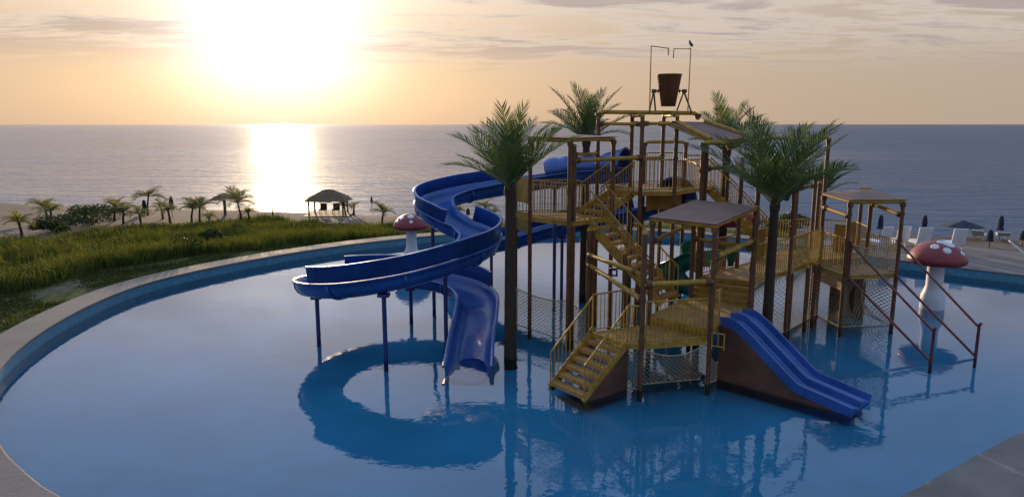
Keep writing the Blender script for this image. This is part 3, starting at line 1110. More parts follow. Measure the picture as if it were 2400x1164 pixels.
def bird(loc, rz):
    m = MB()
    body = [(-0.16, 0, -0.03), (-0.06, 0, 0.03), (0.04, 0, 0.07), (0.09, 0, 0.12), (0.12, 0, 0.17), (0.16, 0, 0.175)]
    m.tube(body, [0.012, 0.05, 0.055, 0.04, 0.034, 0.008], 8)
    m.tube([(0.02, 0.015, 0.03), (0.02, 0.015, -0.06)], 0.006, 5)
    m.tube([(0.02, -0.015, 0.03), (0.02, -0.015, -0.06)], 0.006, 5)
    o = m.build('bird', M['bird'])
    o.location, o.rotation_euler = loc, (0, 0, rz)
    tag(o, 'small dark bird perched on the right feed pipe above the bucket', 'bird')


bird(Bc + V((0.68 * 1.02, 0.1, 2.08 + 0.09)), R(100))


def spout(loc, label, tilt=0.0):
    e = empty('spout_bucket', loc, 0, label, 'bucket')
    m = MB()
    m.lathe([(0.0, -0.30), (0.07, -0.30), (0.19, 0.15), (0.21, 0.16), (0.205, 0.18), (0.175, 0.16), (0.055, -0.27), (0, -0.27)], n=14)
    m.build('bucket_body', M['green'], e)
    m = MB()
    m.tube([(-0.2, 0, 0.1), (-0.2, 0, 0.3), (0, 0, 0.42), (0.2, 0, 0.3), (0.2, 0, 0.1)], 0.012, 6)
    m.tube([(0, 0, 0.42), (0, 0, 0.62)], 0.01, 6)
    m.build('bail', M['yellow'], e)
    e.rotation_euler = (tilt, 0.0, 0.0)


spout(zat(1714, 600, 20.6), 'green funnel bucket hanging below the front canopy pipe', 0.05)
spout(zat(1845, 452, 22.3) + V((0, 0, 0.05)), 'green funnel bucket hanging high beside the walkway post behind the palm', 0.1)

# ------------------------------------------------------------------ slides
def sweep_frames(path):
    fr = []
    n = len(path)
    for i, p in enumerate(path):
        t = path[min(i + 1, n - 1)] - path[max(i - 1, 0)]
        h = V((t.x, t.y, 0)).normalized()
        right = V((h.y, -h.x, 0))
        up = right.cross(t.normalized())
        fr.append((p, right, up))
    return fr


def sweep(fr, sec, closed=True):
    """sec(i) gives the section polygon (lateral to the right, up) for frame i"""
    m = MB()
    vs, fs = [], []
    k = len(sec(0))
    for i, (p, r, u) in enumerate(fr):
        for a, b in sec(i):
            vs.append(p + r * a + u * b)
    for i in range(len(fr) - 1):
        for j in range(k if closed else k - 1):
            j2 = (j + 1) % k
            fs.append((i * k + j, i * k + j2, (i + 1) * k + j2, (i + 1) * k + j))
    m.add(vs, fs, True)
    if closed:
        m.add(vs[:k], [tuple(reversed(range(k)))])
        m.add(vs[-k:], [tuple(range(k))])
    return m


def u_section(w=0.60, h=0.50, th=0.035, lip=0.10):
    inner, outer = [], []
    for i in range(11):
        a = math.pi * i / 10
        ca, sa = math.cos(a), math.sin(a)
        ex = math.copysign(abs(ca) ** 0.75, ca)
        inner.append((-w * ex, h - (h - 0.0) * sa ** 0.8))
        outer.append((-(w + th) * ex, h - (h + th) * sa ** 0.8))
    s = inner + [(w + lip, h + 0.005), (w + lip, h - 0.05), (w + th, h - 0.05)] + outer[::-1][1:-1] + [(-w - th, h - 0.05), (-w - lip, h - 0.05), (-w - lip, h + 0.005)]
    return s


def flange_section(w=0.60, h=0.50, a=0.036, b=0.075):
    i1, o1 = [], []
    for i in range(11):
        t = math.pi * i / 10
        ca, sa = math.cos(t), math.sin(t)
        ex = math.copysign(abs(ca) ** 0.75, ca)
        i1.append((-(w + a) * ex, h - 0.055 - (h - 0.055 + a) * sa ** 0.8))
        o1.append((-(w + b) * ex, h - 0.055 - (h - 0.055 + b) * sa ** 0.8))
    return i1 + o1[::-1]


def wall_section(side, h0=0.50, h1=0.98, w=0.60):
    a, b = w + 0.012, w + 0.05
    pts = [(a, h0 + 0.008), (a, h1), (a - 0.01, h1 + 0.03), (b + 0.05, h1 + 0.03), (b + 0.05, h1 - 0.01), (b, h1 - 0.01), (b, h0 + 0.008)]
    return [(x * side, y) for x, y in pts]


def nearest(path, q):
    q = V(q)
    return min(range(len(path)), key=lambda i: (path[i] - q).length)


def flume(name, ctrl, label, cat, sections, walls, hoods, mat='blue', pillars=(), smat='blue_steel', w=0.60):
    path = catmull(ctrl, 0.12)
    root = empty(name, (path[-1].x, path[-1].y, 0), 0, label, cat)
    o0 = V((path[-1].x, path[-1].y, 0))
    fr = [(p - o0, r, u) for p, r, u in sweep_frames(path)]
    n = len(fr)
    cuts = [round(i * (n - 1) / sections) for i in range(sections + 1)]
    us = u_section(w)
    fs = flange_section(w)
    for a, b in zip(cuts, cuts[1:]):
        sweep(fr[a:b + 1], lambda i: us).build('flume_section', M[mat], root)
    for c in cuts[1:-1]:
        p, r, u = fr[c]
        t = u.cross(r).normalized()
        sweep([(p - t * 0.03, r, u), (p + t * 0.03, r, u)], lambda i: fs).build('flange', M[mat], root)
    for a, b, side, h in walls:
        ia, ib = nearest(path, a), nearest(path, b)
        sec = wall_section(side, 0.50, h, w)
        sweep(fr[ia:ib + 1], lambda i: sec).build('guard_wall', M[mat], root)
    for a, b, bumps in hoods:
        ia, ib = nearest(path, a), nearest(path, b)
        L = ib - ia

        def hood(i):
            t = i / max(1, L)
            k = 1.02 + 0.55 * max(0, 1 - t / 0.28) ** 0.7            # taller dome over the entry
            if t > 0.62:                                              # scalloped mouth where the tube opens
                k += 0.16 * abs(math.sin(math.pi * (t - 0.62) / 0.38 * bumps)) ** 0.5
            wd = 1.0 + 0.18 * max(0, 1 - t / 0.28)
            arc_o = [(-(w + 0.06) * wd * math.cos(math.pi * j / 10), 0.51 + 0.50 * k * math.sin(math.pi * j / 10)) for j in range(11)]
            arc_i = [(-(w + 0.02) * wd * math.cos(math.pi * j / 10), 0.51 + 0.46 * k * math.sin(math.pi * j / 10)) for j in range(11)]
            return arc_o + arc_i[::-1]
        sweep(fr[ia:ib + 1], hood).build('tube_hood', M[mat], root)
    for px, py, top, arm in pillars:
        m = MB()
        m.tube([V((px, py, -0.31)) - o0, V((px, py, top)) - o0], 0.065, 10)
        m.tube([V((px, py, -0.31)) - o0, V((px, py, -0.26)) - o0], 0.12, 10)
        if arm:
            m.tube([V((px, py, top - 0.08)) - o0, V((px + arm[0], py + arm[1], top - 0.02 + arm[2])) - o0], 0.045, 8)
        else:
            m.obox(V((px, py, top)) - o0, V((0.16, 0, 0)), V((0, 0.16, 0)), V((0, 0, 0.04)))
        m.build('pillar', M[smat], root)
    return root, path


flume('blue_spiral_slide',
      [(4.05, 25.15, 4.62), (3.0, 25.75, 4.58), (2.0, 26.05, 4.48), (0.9, 26.1, 4.32), (-0.75, 25.85, 4.08), (-1.9, 25.35, 3.9), (-2.6, 24.6, 3.7), (-2.6, 23.75, 3.45),
       (-2.05, 23.15, 3.15), (-1.45, 22.75, 2.95), (-1.02, 22.05, 2.8), (-1.1, 21.2, 2.65), (-1.6, 20.5, 2.5), (-2.5, 20.0, 2.25), (-3.6, 19.78, 2.0),
       (-4.8, 20.05, 1.75), (-5.8, 20.85, 1.55), (-6.25, 22.0, 1.36), (-5.95, 23.2, 1.2), (-5.0, 24.1, 1.1), (-3.75, 24.4, 1.03), (-2.55, 24.05, 0.97),
       (-1.6, 23.3, 0.88), (-1.15, 22.3, 0.74), (-1.12, 21.2, 0.42), (-1.18, 20.2, 0.14), (-1.2, 19.2, -0.1), (-1.2, 18.25, -0.22)],
      'long blue flume slide winding through a wide loop left of the stair tower', 'slide', 15,
      [((-0.2, 26.0, 4.2), (-2.0, 23.1, 3.1), 1, 0.90), ((-1.75, 22.9, 3.0), (-5.45, 20.5, 1.6), -1, 0.98), ((-5.5, 23.7, 1.1), (-1.3, 22.85, 0.9), -1, 0.98)],
      [((4.05, 25.15, 4.6), (1.3, 26.1, 4.4), 2)],
      pillars=[(-6.19, 21.71, 1.30, None), (-3.64, 19.45, 1.93, None), (-3.6, 24.35, 0.95, None), (-2.87, 25.2, 3.3, (0.25, -0.3, 0.3)),
               (-2.05, 21.1, 2.15, (0.1, -0.6, 0.12)), (1.6, 26.1, 4.38, None)])
flume('blue_rear_slide',
      [(5.75, 24.9, 3.6), (6.15, 25.9, 3.45), (5.8, 26.9, 3.2), (4.8, 27.5, 2.9), (3.3, 27.8, 2.62), (1.6, 28.0, 2.2), (0.1, 28.2, 1.75), (-1.1, 28.7, 1.4), (-2.0, 29.6, 1.0), (-2.3, 31.0, 0.5), (-2.2, 32.6, 0.02)],
      'lower blue flume slide passing behind the stair tower', 'slide', 7,
      [((4.8, 27.5, 2.9), (-2.0, 29.6, 1.0), 1, 0.88)],
      [((5.75, 24.9, 3.6), (5.6, 27.0, 3.1), 2)],
      pillars=[(-0.85, 28.5, 1.45, None), (2.01, 27.9, 2.25, None), (4.7, 27.5, 2.8, None)])

# green slide behind the walkway
flume('green_slide', [(6.75, 23.25, 2.0), (6.4, 23.9, 1.85), (5.9, 24.6, 1.4), (5.85, 25.5, 0.9), (6.3, 26.4, 0.4), (7.0, 27.2, 0.02)],
      'green curved slide partly hidden behind the posts under the middle tower', 'slide', 2,
      [((6.4, 23.9, 1.85), (5.9, 25.9, 0.7), 1, 0.95)], [], 'green', pillars=[(5.87, 25.0, 1.0, None)], smat='green', w=0.42)

# twin slide: one fibreglass piece with two lanes beside the front deck
tw = empty('twin_slide', (7.6, 16.5, 0), 0, 'short blue twin-lane slide with brown side panel at the front deck', 'slide')
TO = V((7.6, 16.5, 0))
wv, vv = V((0.70, -0.714, 0)), V((0.714, 0.70, 0))
S0 = V((5.52, 17.9, 0)) + wv * 0.0
prof = catmull([(-0.05, 0, 1.50), (0.22, 0, 1.52), (0.45, 0, 1.41), (0.7, 0, 1.24), (1.1, 0, 0.93), (1.5, 0, 0.62), (1.8, 0, 0.39), (1.98, 0, 0.27), (2.2, 0, 0.2), (2.6, 0, 0.13), (3.0, 0, 0.06), (3.38, 0, -0.01)], 0.05)


def lane(lo):
    secs = []
    W_ = 0.62
    cs = []
    for j in range(9):
        a = j / 8
        x = lo + 0.07 + (W_ - 0.14) * a
        cs.append((x, 0.03 * (2 * a - 1) ** 4))
    poly = [(lo, 0.2), (lo + 0.065, 0.21), (lo + 0.085, 0.05)] + cs[1:-1] + [(lo + W_ - 0.085, 0.05), (lo + W_ - 0.065, 0.21), (lo + W_, 0.2),
            (lo + W_, -0.05), (lo, -0.05)]
    m = MB()
    k = len(poly)
    vs, fs = [], []
    for i, q in enumerate(prof):
        t = (prof[min(i + 1, len(prof) - 1)] - prof[max(0, i - 1)]).normalized()
        nz = V((-t.z, 0, t.x))
        for x, h in poly:
            base = S0 + vv * x + wv * (q.x + nz.x * h) + V((0, 0, q.z + nz.z * h))
            vs.append(base - TO)
    for i in range(len(prof) - 1):
        for j in range(k):
            j2 = (j + 1) % k
            fs.append((i * k + j, i * k + j2, (i + 1) * k + j2, (i + 1) * k + j))
    m.add(vs, fs, False)
    m.add(vs[:k], [tuple(reversed(range(k)))])
    m.add(vs[-k:], [tuple(range(k))])
    return m


lane(0.02).build('slide_lane', M['blue'], tw)
lane(0.66).build('slide_lane', M['blue'], tw)
m = MB()
top = [(q.x, q.z - 0.06) for q in prof]
pl = [(-0.05, -0.07)] + [q for q in top if q[0] < 3.05] + [(3.08, -0.07)]
n = len(pl)
for off, nm in ((0.0, 'side_panel'),):
    vs = [S0 + wv * x + V((0, 0, z)) - TO for x, z in pl] + [S0 + vv * 0.04 + wv * x + V((0, 0, z)) - TO for x, z in pl]
    fs = [tuple(range(n)), tuple(reversed(range(n, 2 * n)))] + [(i, n + i, n + (i + 1) % n, (i + 1) % n) for i in range(n)]
    m.add(vs, fs)
m.build('side_panel', M['skirt'], tw)
m = MB()
vs = [S0 + vv * 1.26 + wv * x + V((0, 0, z)) - TO for x, z in pl] + [S0 + vv * 1.30 + wv * x + V((0, 0, z)) - TO for x, z in pl]
m.add(vs, fs)
m.build('side_panel', M['skirt'], tw)

# maroon crawl tube behind the walkway
ct = empty('crawl_tube', zat(1735, 515, 26.3), 0, 'maroon crawl tube glimpsed under the front canopy right corner', 'crawl tube')
m = MB()
tp = [(-0.6, 0, 0), (-0.3, 0.02, 0), (0, 0.03, 0), (0.3, 0.02, 0), (0.6, 0, 0)]
m.tube(tp, [0.30, 0.31, 0.31, 0.31, 0.30], 16, caps=False)
m.build('tube', M['maroon'], ct)
for x in (-0.6, 0.6):
    m = MB()
    m.tube([(x - 0.04, 0, 0), (x + 0.04, 0, 0)], 0.35, 16)
    m.build('end_ring', M['maroon'], ct)
m = MB()
m.tube([(0, 0, -0.3), (0, 0, -0.3 - ct.location.z)], 0.05, 8)
m.build('stand', M['post'], ct)


# ------------------------------------------------------------------ mushrooms
def mushroom(x, y, s, label, spots, flare=True, rf=0.88):
    e = empty('mushroom_shower', (x, y, 0), 0, label, 'water feature', 'mushroom showers')
    m = MB()
    if flare:
        stem = [(0.46, -0.31), (0.47, 0.0), (0.46, 0.18), (0.40, 0.42), (0.32, 0.62), (0.29, 0.9), (0.285, 1.75)]
    else:
        stem = [(0.40, -0.31), (0.42, 0.0), (0.43, 0.3), (0.41, 0.5), (0.34, 0.68), (0.29, 0.85), (0.285, 1.75)]
    m.lathe([(r * s, z * s if z > 0 else z) for r, z in stem], n=28)
    m.build('stem', M['white'], e)
    m = MB()
    cap = [(0.25, 1.72), (0.75, 1.70), (1.0, 1.72), (1.10, 1.78), (1.14, 1.88), (1.11, 1.98), (0.98, 2.16), (0.78, 2.34), (0.52, 2.48), (0.25, 2.56), (0.0, 2.58)]
    cap = [(r * rf, z) for r, z in cap]
    spots = [(a, r * rf, q) for a, r, q in spots]
    m.lathe([(r * s, z * s) for r, z in cap], n=36)
    m.build('cap', M['cap'], e)

    def surf(az, r):
        for (r0, z0), (r1, z1) in zip(cap[4:], cap[5:]):
            if r1 <= r <= r0:
                t = (r - r0) / (r1 - r0)
                return V((r * math.sin(az), -r * math.cos(az), z0 + (z1 - z0) * t)) * s
        return V((0, 0, 2.58 * s))
    for az, r, rad in spots:                       # raised white spots that follow the cap
        m = MB()
        c = surf(az, r)
        nx = (surf(az, r - 0.04) - surf(az, r + 0.04)).normalized()
        tx = V((math.cos(az), math.sin(az), 0))
        nn = tx.cross(nx) * -1
        if nn.z < 0: nn = -nn
        vs = [c + nn * 0.018]
        for ring, h in ((0.55, 0.016), (0.92, 0.012), (1.0, -0.02)):
            for k in range(16):
                a = 2 * math.pi * k / 16
                p = c + tx * math.cos(a) * rad * ring * s + nx * math.sin(a) * rad * ring * s
                az2 = math.atan2(p.x, -p.y)
                r2 = math.hypot(p.x, p.y) / s
                q = surf(az2, min(1.13 * rf, r2))
                vs.append(q + nn * h)
        fs = [(0, 1 + k, 1 + (k + 1) % 16) for k in range(16)]
        for ring in range(2):
            for k in range(16):
                a, b = 1 + ring * 16 + k, 1 + ring * 16 + (k + 1) % 16
                fs.append((a, a + 16, b + 16, b))
        m.add(vs, fs, True)
        m.build('spot', M['white'], e)


mushroom(15.55, 25.3, 0.98, 'red spotted mushroom shower on white stem beyond the rope ramp', [(-0.75, 0.62, 0.15), (-0.12, 0.78, 0.15), (0.5, 0.40, 0.24), (0.72, 0.93, 0.11), (-0.3, 0.25, 0.13), (2.2, 0.6, 0.2), (3.6, 0.7, 0.18)], False)
mushroom(-5.05, 34.9, 0.90, 'red spotted mushroom shower standing behind the blue spiral slide', [(-0.75, 0.72, 0.14), (0.12, 0.5, 0.20), (0.15, 0.92, 0.11), (-0.95, 0.95, 0.1), (1.1, 0.7, 0.15), (2.5, 0.6, 0.2)], True)


# ------------------------------------------------------------------ the big artificial palms in the pool
def frond_mesh(length, droop, rise, nl=34, seed=0, width=0.55, name='frond', mat=None):
    """frond rooted at the origin, growing along +X in the XZ plane"""
    rnd = random.Random(seed)
    m = MB()
    pts = []
    ang = rise
    p = V((0, 0, 0))
    n = 14
    for i in range(n + 1):
        pts.append(p.copy())
        p = p + V((math.cos(ang), 0, math.sin(ang))) * (length / n)
        ang -= droop / n * (0.4 + 1.3 * i / n)
    rad = [0.028 * (1 - i / n * 0.85) for i in range(n + 1)]
    m.tube(pts, rad, 5)
    nrib = len(m.f)
    for k in range(nl):
        t = 0.14 + 0.86 * (k + 0.5) / nl
        f = t * n
        i = min(n - 1, int(f))
        c = pts[i].lerp(pts[i + 1], f - i)
        d = (pts[i + 1] - pts[i]).normalized()
        up = V((-d.z, 0, d.x))
        ll = width * (0.55 + 0.6 * math.sin(math.pi * min(1, t * 0.95 + 0.05)) ** 0.8) * (1.0 if t < 0.8 else 1.25 - t * 0.35) * rnd.uniform(0.88, 1.1)
        for s in (-1, 1):
            sweep_a = R(48 - 18 * t + rnd.uniform(-6, 6))
            lift = R(18 + rnd.uniform(-9, 9))
            dirv = d * math.cos(sweep_a) + V((0, s, 0)) * math.sin(sweep_a) * math.cos(lift) + up * math.sin(sweep_a) * math.sin(lift)
            dirv.normalize()
            wv_ = d * (0.05 * width / 0.6)
            mid = c + dirv * ll * 0.55
            tip = c + dirv * ll - V((0, 0, 0.10 * ll))
            m.add([c - wv_ * 0.5, c + wv_ * 0.5, mid + wv_ * 0.65, mid - wv_ * 0.45, tip], [(0, 1, 2, 3), (3, 2, 4)])
    me = m.mesh(name, [mat or M['frond'], M['rachis']])
    idx = [1 if i < nrib else 0 for i in range(len(m.f))]
    me.polygons.foreach_set('material_index', idx)
    return me


FR = [frond_mesh(2.55, 0.45, 0.0, 29, i, 0.64) for i in range(3)] + [frond_mesh(2.4, 0.8, 0.0, 27, 5 + i, 0.64) for i in range(2)]


def big_palm(x, y, zc, k, label, fronds, lean=(0, 0), rb=0.19):
    e = empty('palm_tree', (x, y, 0), 0, label, 'palm tree', 'artificial palms in the pool')
    m = MB()
    top = V((lean[0], lean[1], zc))
    pts, rs = [], []
    for i in range(19):
        t = i / 18
        pts.append(V((lean[0] * t * t, lean[1] * t * t, -0.31 + (zc + 0.31) * t)))
        rs.append((rb * (1 - 0.28 * t) + (0.05 if i == 0 else 0)) * (1.0 + (0.025 if i % 2 else 0)))
    m.tube(pts, rs, 14)
    m.lathe([(rb * 0.72, -0.05), (rb * 0.95, 0.12), (rb * 0.8, 0.35), (rb * 0.3, 0.5)], top, 12)
    m.build('trunk', M['trunk'], e)
    rnd = random.Random(int(x * 100))
    for i, (az, el, ln) in enumerate(fronds):
        o = bpy.data.objects.new('frond', FR[(i * 2 + int(abs(x))) % 5])
        C.objects.link(o)
        o.parent = e
        o.location = top + V((0, 0, 0.18 + rnd.uniform(-0.1, 0.1)))
        sc = ln * k
        o.scale = (sc, sc, sc)
        o.rotation_euler = (rnd.uniform(-0.3, 0.3), -R(el), R(az))
    return e


def crown(seed, n_low=7, n_mid=6, n_top=5, low=22, mid=48, top=72):
    r = random.Random(seed)
    out = []
    for n, el, ln in ((n_low, low, 1.0), (n_mid, mid, 1.0), (n_top, top, 0.95)):
        ph = r.uniform(0, 360)
        for i in range(n):
            out.append((ph + i * 360 / n + r.uniform(-14, 14), el + r.uniform(-8, 8), ln * r.uniform(0.88, 1.08)))
    return out


big_palm(-0.05, 19.66, 4.70, 0.92, 'tall palm with upright fronds in front of the stair tower', crown(3, 7, 7, 7, 40, 60, 79))
big_palm(7.5, 20.0, 4.25, 1.14, 'large dark palm between the front canopy and the walkway', crown(8, 8, 6, 5, 40, 57, 75), rb=0.165)
big_palm(2.86, 27.4, 5.85, 0.88, 'palm rising behind the stair tower canopy', crown(5, 7, 7, 6, 30, 56, 78))
big_palm(7.95, 26.3, 5.55, 0.80, 'palm partly hidden behind the sloping roof canopy', crown(12, 7, 6, 5, 34, 52, 74))
big_palm(13.75, 31.0, 3.55, 0.66, 'short palm behind the right-hand deck canopy', crown(15, 7, 7, 6, 35, 55, 76), rb=0.15)


# ------------------------------------------------------------------ vegetation on the shore
def blades(name, pts, hts, mat, per=6, width=0.035, spread=0.16, lean=0.45, label=None):
    """one mass of bent grass blades; pts (n,3), hts (n,)"""
    n = len(pts)
    b = np.repeat(np.asarray(pts, dtype=np.float64), per, axis=0)
    h = np.repeat(np.asarray(hts), per) * rng.uniform(0.55, 1.15, n * per)
    k = n * per
    b[:, :2] += rng.normal(0, spread, (k, 2))
    az = rng.uniform(0, 2 * np.pi, k)
    ln = rng.uniform(0.1, 1.0, k) * lean
    dx, dy = np.cos(az), np.sin(az)
    az2 = rng.uniform(0, 2 * np.pi, k)
    wx, wy = np.cos(az2) * width, np.sin(az2) * width
    w = rng.uniform(0.6, 1.3, k)
    wx, wy = wx * w, wy * w
    v = np.zeros((k, 5, 3))
    v[:, 0] = b; v[:, 0, 0] -= wx; v[:, 0, 1] -= wy
    v[:, 1] = b; v[:, 1, 0] += wx; v[:, 1, 1] += wy
    mid = b.copy(); mid[:, 0] += dx * h * ln * 0.35; mid[:, 1] += dy * h * ln * 0.35; mid[:, 2] += h * 0.6
    v[:, 2] = mid; v[:, 2, 0] += wx * 0.8; v[:, 2, 1] += wy * 0.8
    v[:, 3] = mid; v[:, 3, 0] -= wx * 0.8; v[:, 3, 1] -= wy * 0.8
    tip = b.copy(); tip[:, 0] += dx * h * ln; tip[:, 1] += dy * h * ln; tip[:, 2] += h * (1 - 0.25 * ln)
    v[:, 4] = tip
    base = np.arange(k) * 5
    q = np.stack([base, base + 1, base + 2, base + 3], 1)
    t3 = np.stack([base + 3, base + 2, base + 4], 1)
    loops = np.concatenate([q, t3], 1).ravel()
    me = bpy.data.meshes.new(name)
    me.vertices.add(k * 5)
    me.vertices.foreach_set('co', v.ravel())
    me.loops.add(len(loops))
    me.loops.foreach_set('vertex_index', loops.astype(np.int32))
    me.polygons.add(k * 2)
    st = np.empty(k * 2, dtype=np.int32)
    st[0::2] = np.arange(k) * 7
    st[1::2] = np.arange(k) * 7 + 4
    me.polygons.foreach_set('loop_start', st)
    me.update(calc_edges=True)
    me.validate()
    me.materials.append(mat)
    o = bpy.data.objects.new(name, me)
    C.objects.link(o)
    return tag(o, label, 'grass', None, 'stuff')


def scatter(n, dlo, dhi, ok, seed):
    r = random.Random(seed)
    out = []
    while len(out) < n:
        i = r.randrange(NO)
        d = dlo + (dhi - dlo) * r.random()
        p = OUT[i].lerp(OUT[(i + 1) % NO], r.random()) + NRM[i] * d
        if ok(p.x, p.y, d, r):
            out.append((p.x, p.y, d))
    return out


def patch(x, y):
    return 0.5 + 0.25 * math.sin(x * 0.55 + 1.3 * math.sin(y * 0.31)) + 0.25 * math.sin(y * 0.47 + 1.1 * math.sin(x * 0.38 + 2))


def meadow_ok(x, y, d, r):
    if x > 17 or (y < 9 and x > -16): return False
    s = shore(x, y)
    if s < 11 + 2 * math.sin(x * 0.4): return False
    if x < -21.5 and s < 13 + (-x - 21.5) * 2.3 + 1.5 * math.sin(y * 0.8): return False
    if x > 8 and d < 3.2: return False
    near = 4.0 - 0.5 * sstep(27, 38, y) + 0.35 * math.sin(x * 0.9 + y)
    if d < near: return False
    return r.random() < 0.45 + 0.75 * patch(x, y)


sc = scatter(21000, 2.3, 22, meadow_ok, 3)
pts, hts = [], []
for x, y, d in sc:
    g_ = patch(x * 1.7, y * 1.7)
    front = sstep(8.0, 4.5, d)
    pts.append((x, y, ground_z(x, y) - 0.03))
    hts.append(0.18 + 0.34 * g_ + 0.26 * front + 0.34 * random.random() ** 2)
blades('tall_grass', pts, hts, M['grass'], 8, 0.017, 0.2, 0.7, 'tall sunlit green grass growing between the pool edge and the beach')


def lawn_ok(x, y, d, r):
    if x > 17 or y < 13: return False
    if patch(x * 2.3 + 4, y * 2.3) < 0.36: return False
    return shore(x, y) > 12


sc = scatter(9000, 1.3, 5.2, lawn_ok, 5)
blades('short_lawn_grass', [(x, y, ground_z(x, y) - 0.02) for x, y, d in sc], [0.09 + 0.07 * random.random() for _ in sc], M['lawn'], 6, 0.018, 0.14, 0.6,
       'short patchy lawn grass along the pool coping')


def right_ok(x, y, d, r):
    return x > 15 and 6.9 < d < 9.5 and 12 < y < 47


sc = scatter(1500, 6.9, 9.5, right_ok, 9)
blades('verge_grass', [(x, y, ground_z(x, y) - 0.02) for x, y, d in sc], [0.16 + 0.12 * random.random() for _ in sc], M['lawn'], 7, 0.02, 0.15, 0.6,
       'strip of short grass between the paved deck and the sand')


def leaf_ball(center, rx, ry, rz, n, size, seed):
    r = random.Random(seed)
    m = MB()
    lumps = [(V((r.uniform(-.6, .6) * rx, r.uniform(-.6, .6) * ry, r.uniform(0.1, .8) * rz)), r.uniform(0.35, 0.6)) for _ in range(9)]
    for i in range(n):
        c, k = r.choice(lumps)
        d = V((r.gauss(0, 1), r.gauss(0, 1), r.gauss(0, 1))).normalized() * r.uniform(0.6, 1.0) * k
        p = c + V((d.x * rx, d.y * ry, abs(d.z) * rz))
        a = V((r.gauss(0, 1), r.gauss(0, 1), r.gauss(0, 1))).normalized() * size * r.uniform(0.6, 1.2)
        b = a.cross(V((r.gauss(0, 1), r.gauss(0, 1), r.gauss(0, 1)))).normalized() * size * 0.45
        m.add([p - a, p + b, p + a, p - b], [(0, 1, 2, 3)])
    return m


shrubs = [(205, 528, 2.2, 0.95, 'broad dark green shrub at the edge of the sand'), (232, 512, 2.0, 0.85, 'dark shrub just behind the broad shrub by the sand'),
          (130, 545, 1.3, 0.75, 'low dark shrub left of the broad shrub'),
          (1850, 540, 2.2, 0.9, 'olive shrub behind the walkway railing'), (1830, 552, 1.5, 0.6, 'small shrub left of the olive shrub behind the walkway'),
          (420, 590, 1.0, 0.5, 'dark low shrub in the tall grass by the pool'), (500, 570, 0.9, 0.5, 'small dark shrub at the front of the tall grass')]
for i, (px, py, rr, hz, lab) in enumerate(shrubs):
    p = on_ground(px, py)
    e = empty('shrub', p, 0, lab, 'shrub', 'shrubs by the beach')
    leaf_ball(p, rr, rr * 0.8, hz * 1.2, 2600, 0.085, 30 + i).build('foliage', M['shrub'], e)
    m = MB()
    for k in range(5):
        a = k * 1.256 + i
        m.tube([(0, 0, -0.1), (math.cos(a) * rr * 0.3, math.sin(a) * rr * 0.25, hz * 0.45)], [0.03, 0.012], 5)
    m.build('stem', M['wood'], e)

# small beach palms, each its own size and lean
small = [  # crown-top pixel y, base pixel x, base pixel y, height m, words
    (113, 521, 1.75, 'leftmost of the pair of small palms standing close on the sand'), (123, 527, 1.45, 'right and shorter of the small palm pair on the left sand'),
    (53, 560, 1.5, 'lone small palm at the far left on bare sand'), (199, 513, 1.0, 'very small palm behind the broad dark shrub'),
    (268, 518, 1.5, 'slim young palm right of the broad dark shrub'), (289, 526, 1.5, 'young palm leaning beside the slim one past the shrub'),
    (346, 505, 2.4, 'tallest left palm beside a closed beach umbrella'), (331, 529, 1.3, 'short palm in the grass below the tallest left palm'),
    (382, 513, 1.4, 'small palm between the closed umbrellas on the left beach'), (399, 523, 1.4, 'small bushy palm beneath the second closed umbrella'),
    (449, 521, 1.5, 'small palm left of its taller neighbour before the thatched parasol'), (468, 522, 1.8, 'slender palm next left of the thatched parasol'),
    (491, 528, 1.0, 'tiny palm below the thatched parasol'), (567, 525, 2.4, 'full palm just right of the thatched parasol'), (586, 522, 1.2, 'small palm tucked right of the full palm'),
    (902, 503, 2.3, 'tall thin palm above the left mushroom shower'), (957, 498, 1.9, 'thin palm between the mushroom shower and the blue slide'),
    (810, 505, 1.2, 'small palm at the right corner of the thatched pavilion'), (829, 503, 1.0, 'spreading little palm right of the thatched pavilion'),
    (895, 529, 1.5, 'short palm in the grass left of the mushroom shower'), (640, 507, 0.9, 'tiny palm silhouetted in the sun glitter'),
    (1079, 515, 1.1, 'small palm seen through the upper bend of the blue slide'), (1137, 516, 1.7, 'young palm framed between the blue slide and the front palm trunk'),
    (1160, 515, 1.0, 'tiny palm touching the front palm trunk from behind'), (1300, 512, 1.6, 'palm seen through the stair tower railing'), (1528, 505, 1.2, 'small palm seen under the top deck'),
]
SF = [frond_mesh(1.0, 1.25, 0.0, 18, 40 + i, 0.42, 'beach_frond', M['palm_small']) for i in range(2)]


def join_fronds(seed, k):
    """crown of one small palm as one mesh"""
    r = random.Random(seed)
    m = MB()
    idx = []
    from mathutils import Matrix, Euler
    n = r.randint(13, 17)
    for i in range(n):
        me = SF[i % 2]
        el = r.choice([r.uniform(5, 35), r.uniform(35, 70)])
        M4 = Euler((r.uniform(-.3, .3), -R(el), i * 2 * math.pi / n + r.uniform(-.3, .3))).to_matrix()
        s = k * r.uniform(0.75, 1.15)
        m.add([M4 @ v.co * s for v in me.vertices], [tuple(p.vertices) for p in me.polygons])
        idx += [p.material_index for p in me.polygons]
    return m, idx


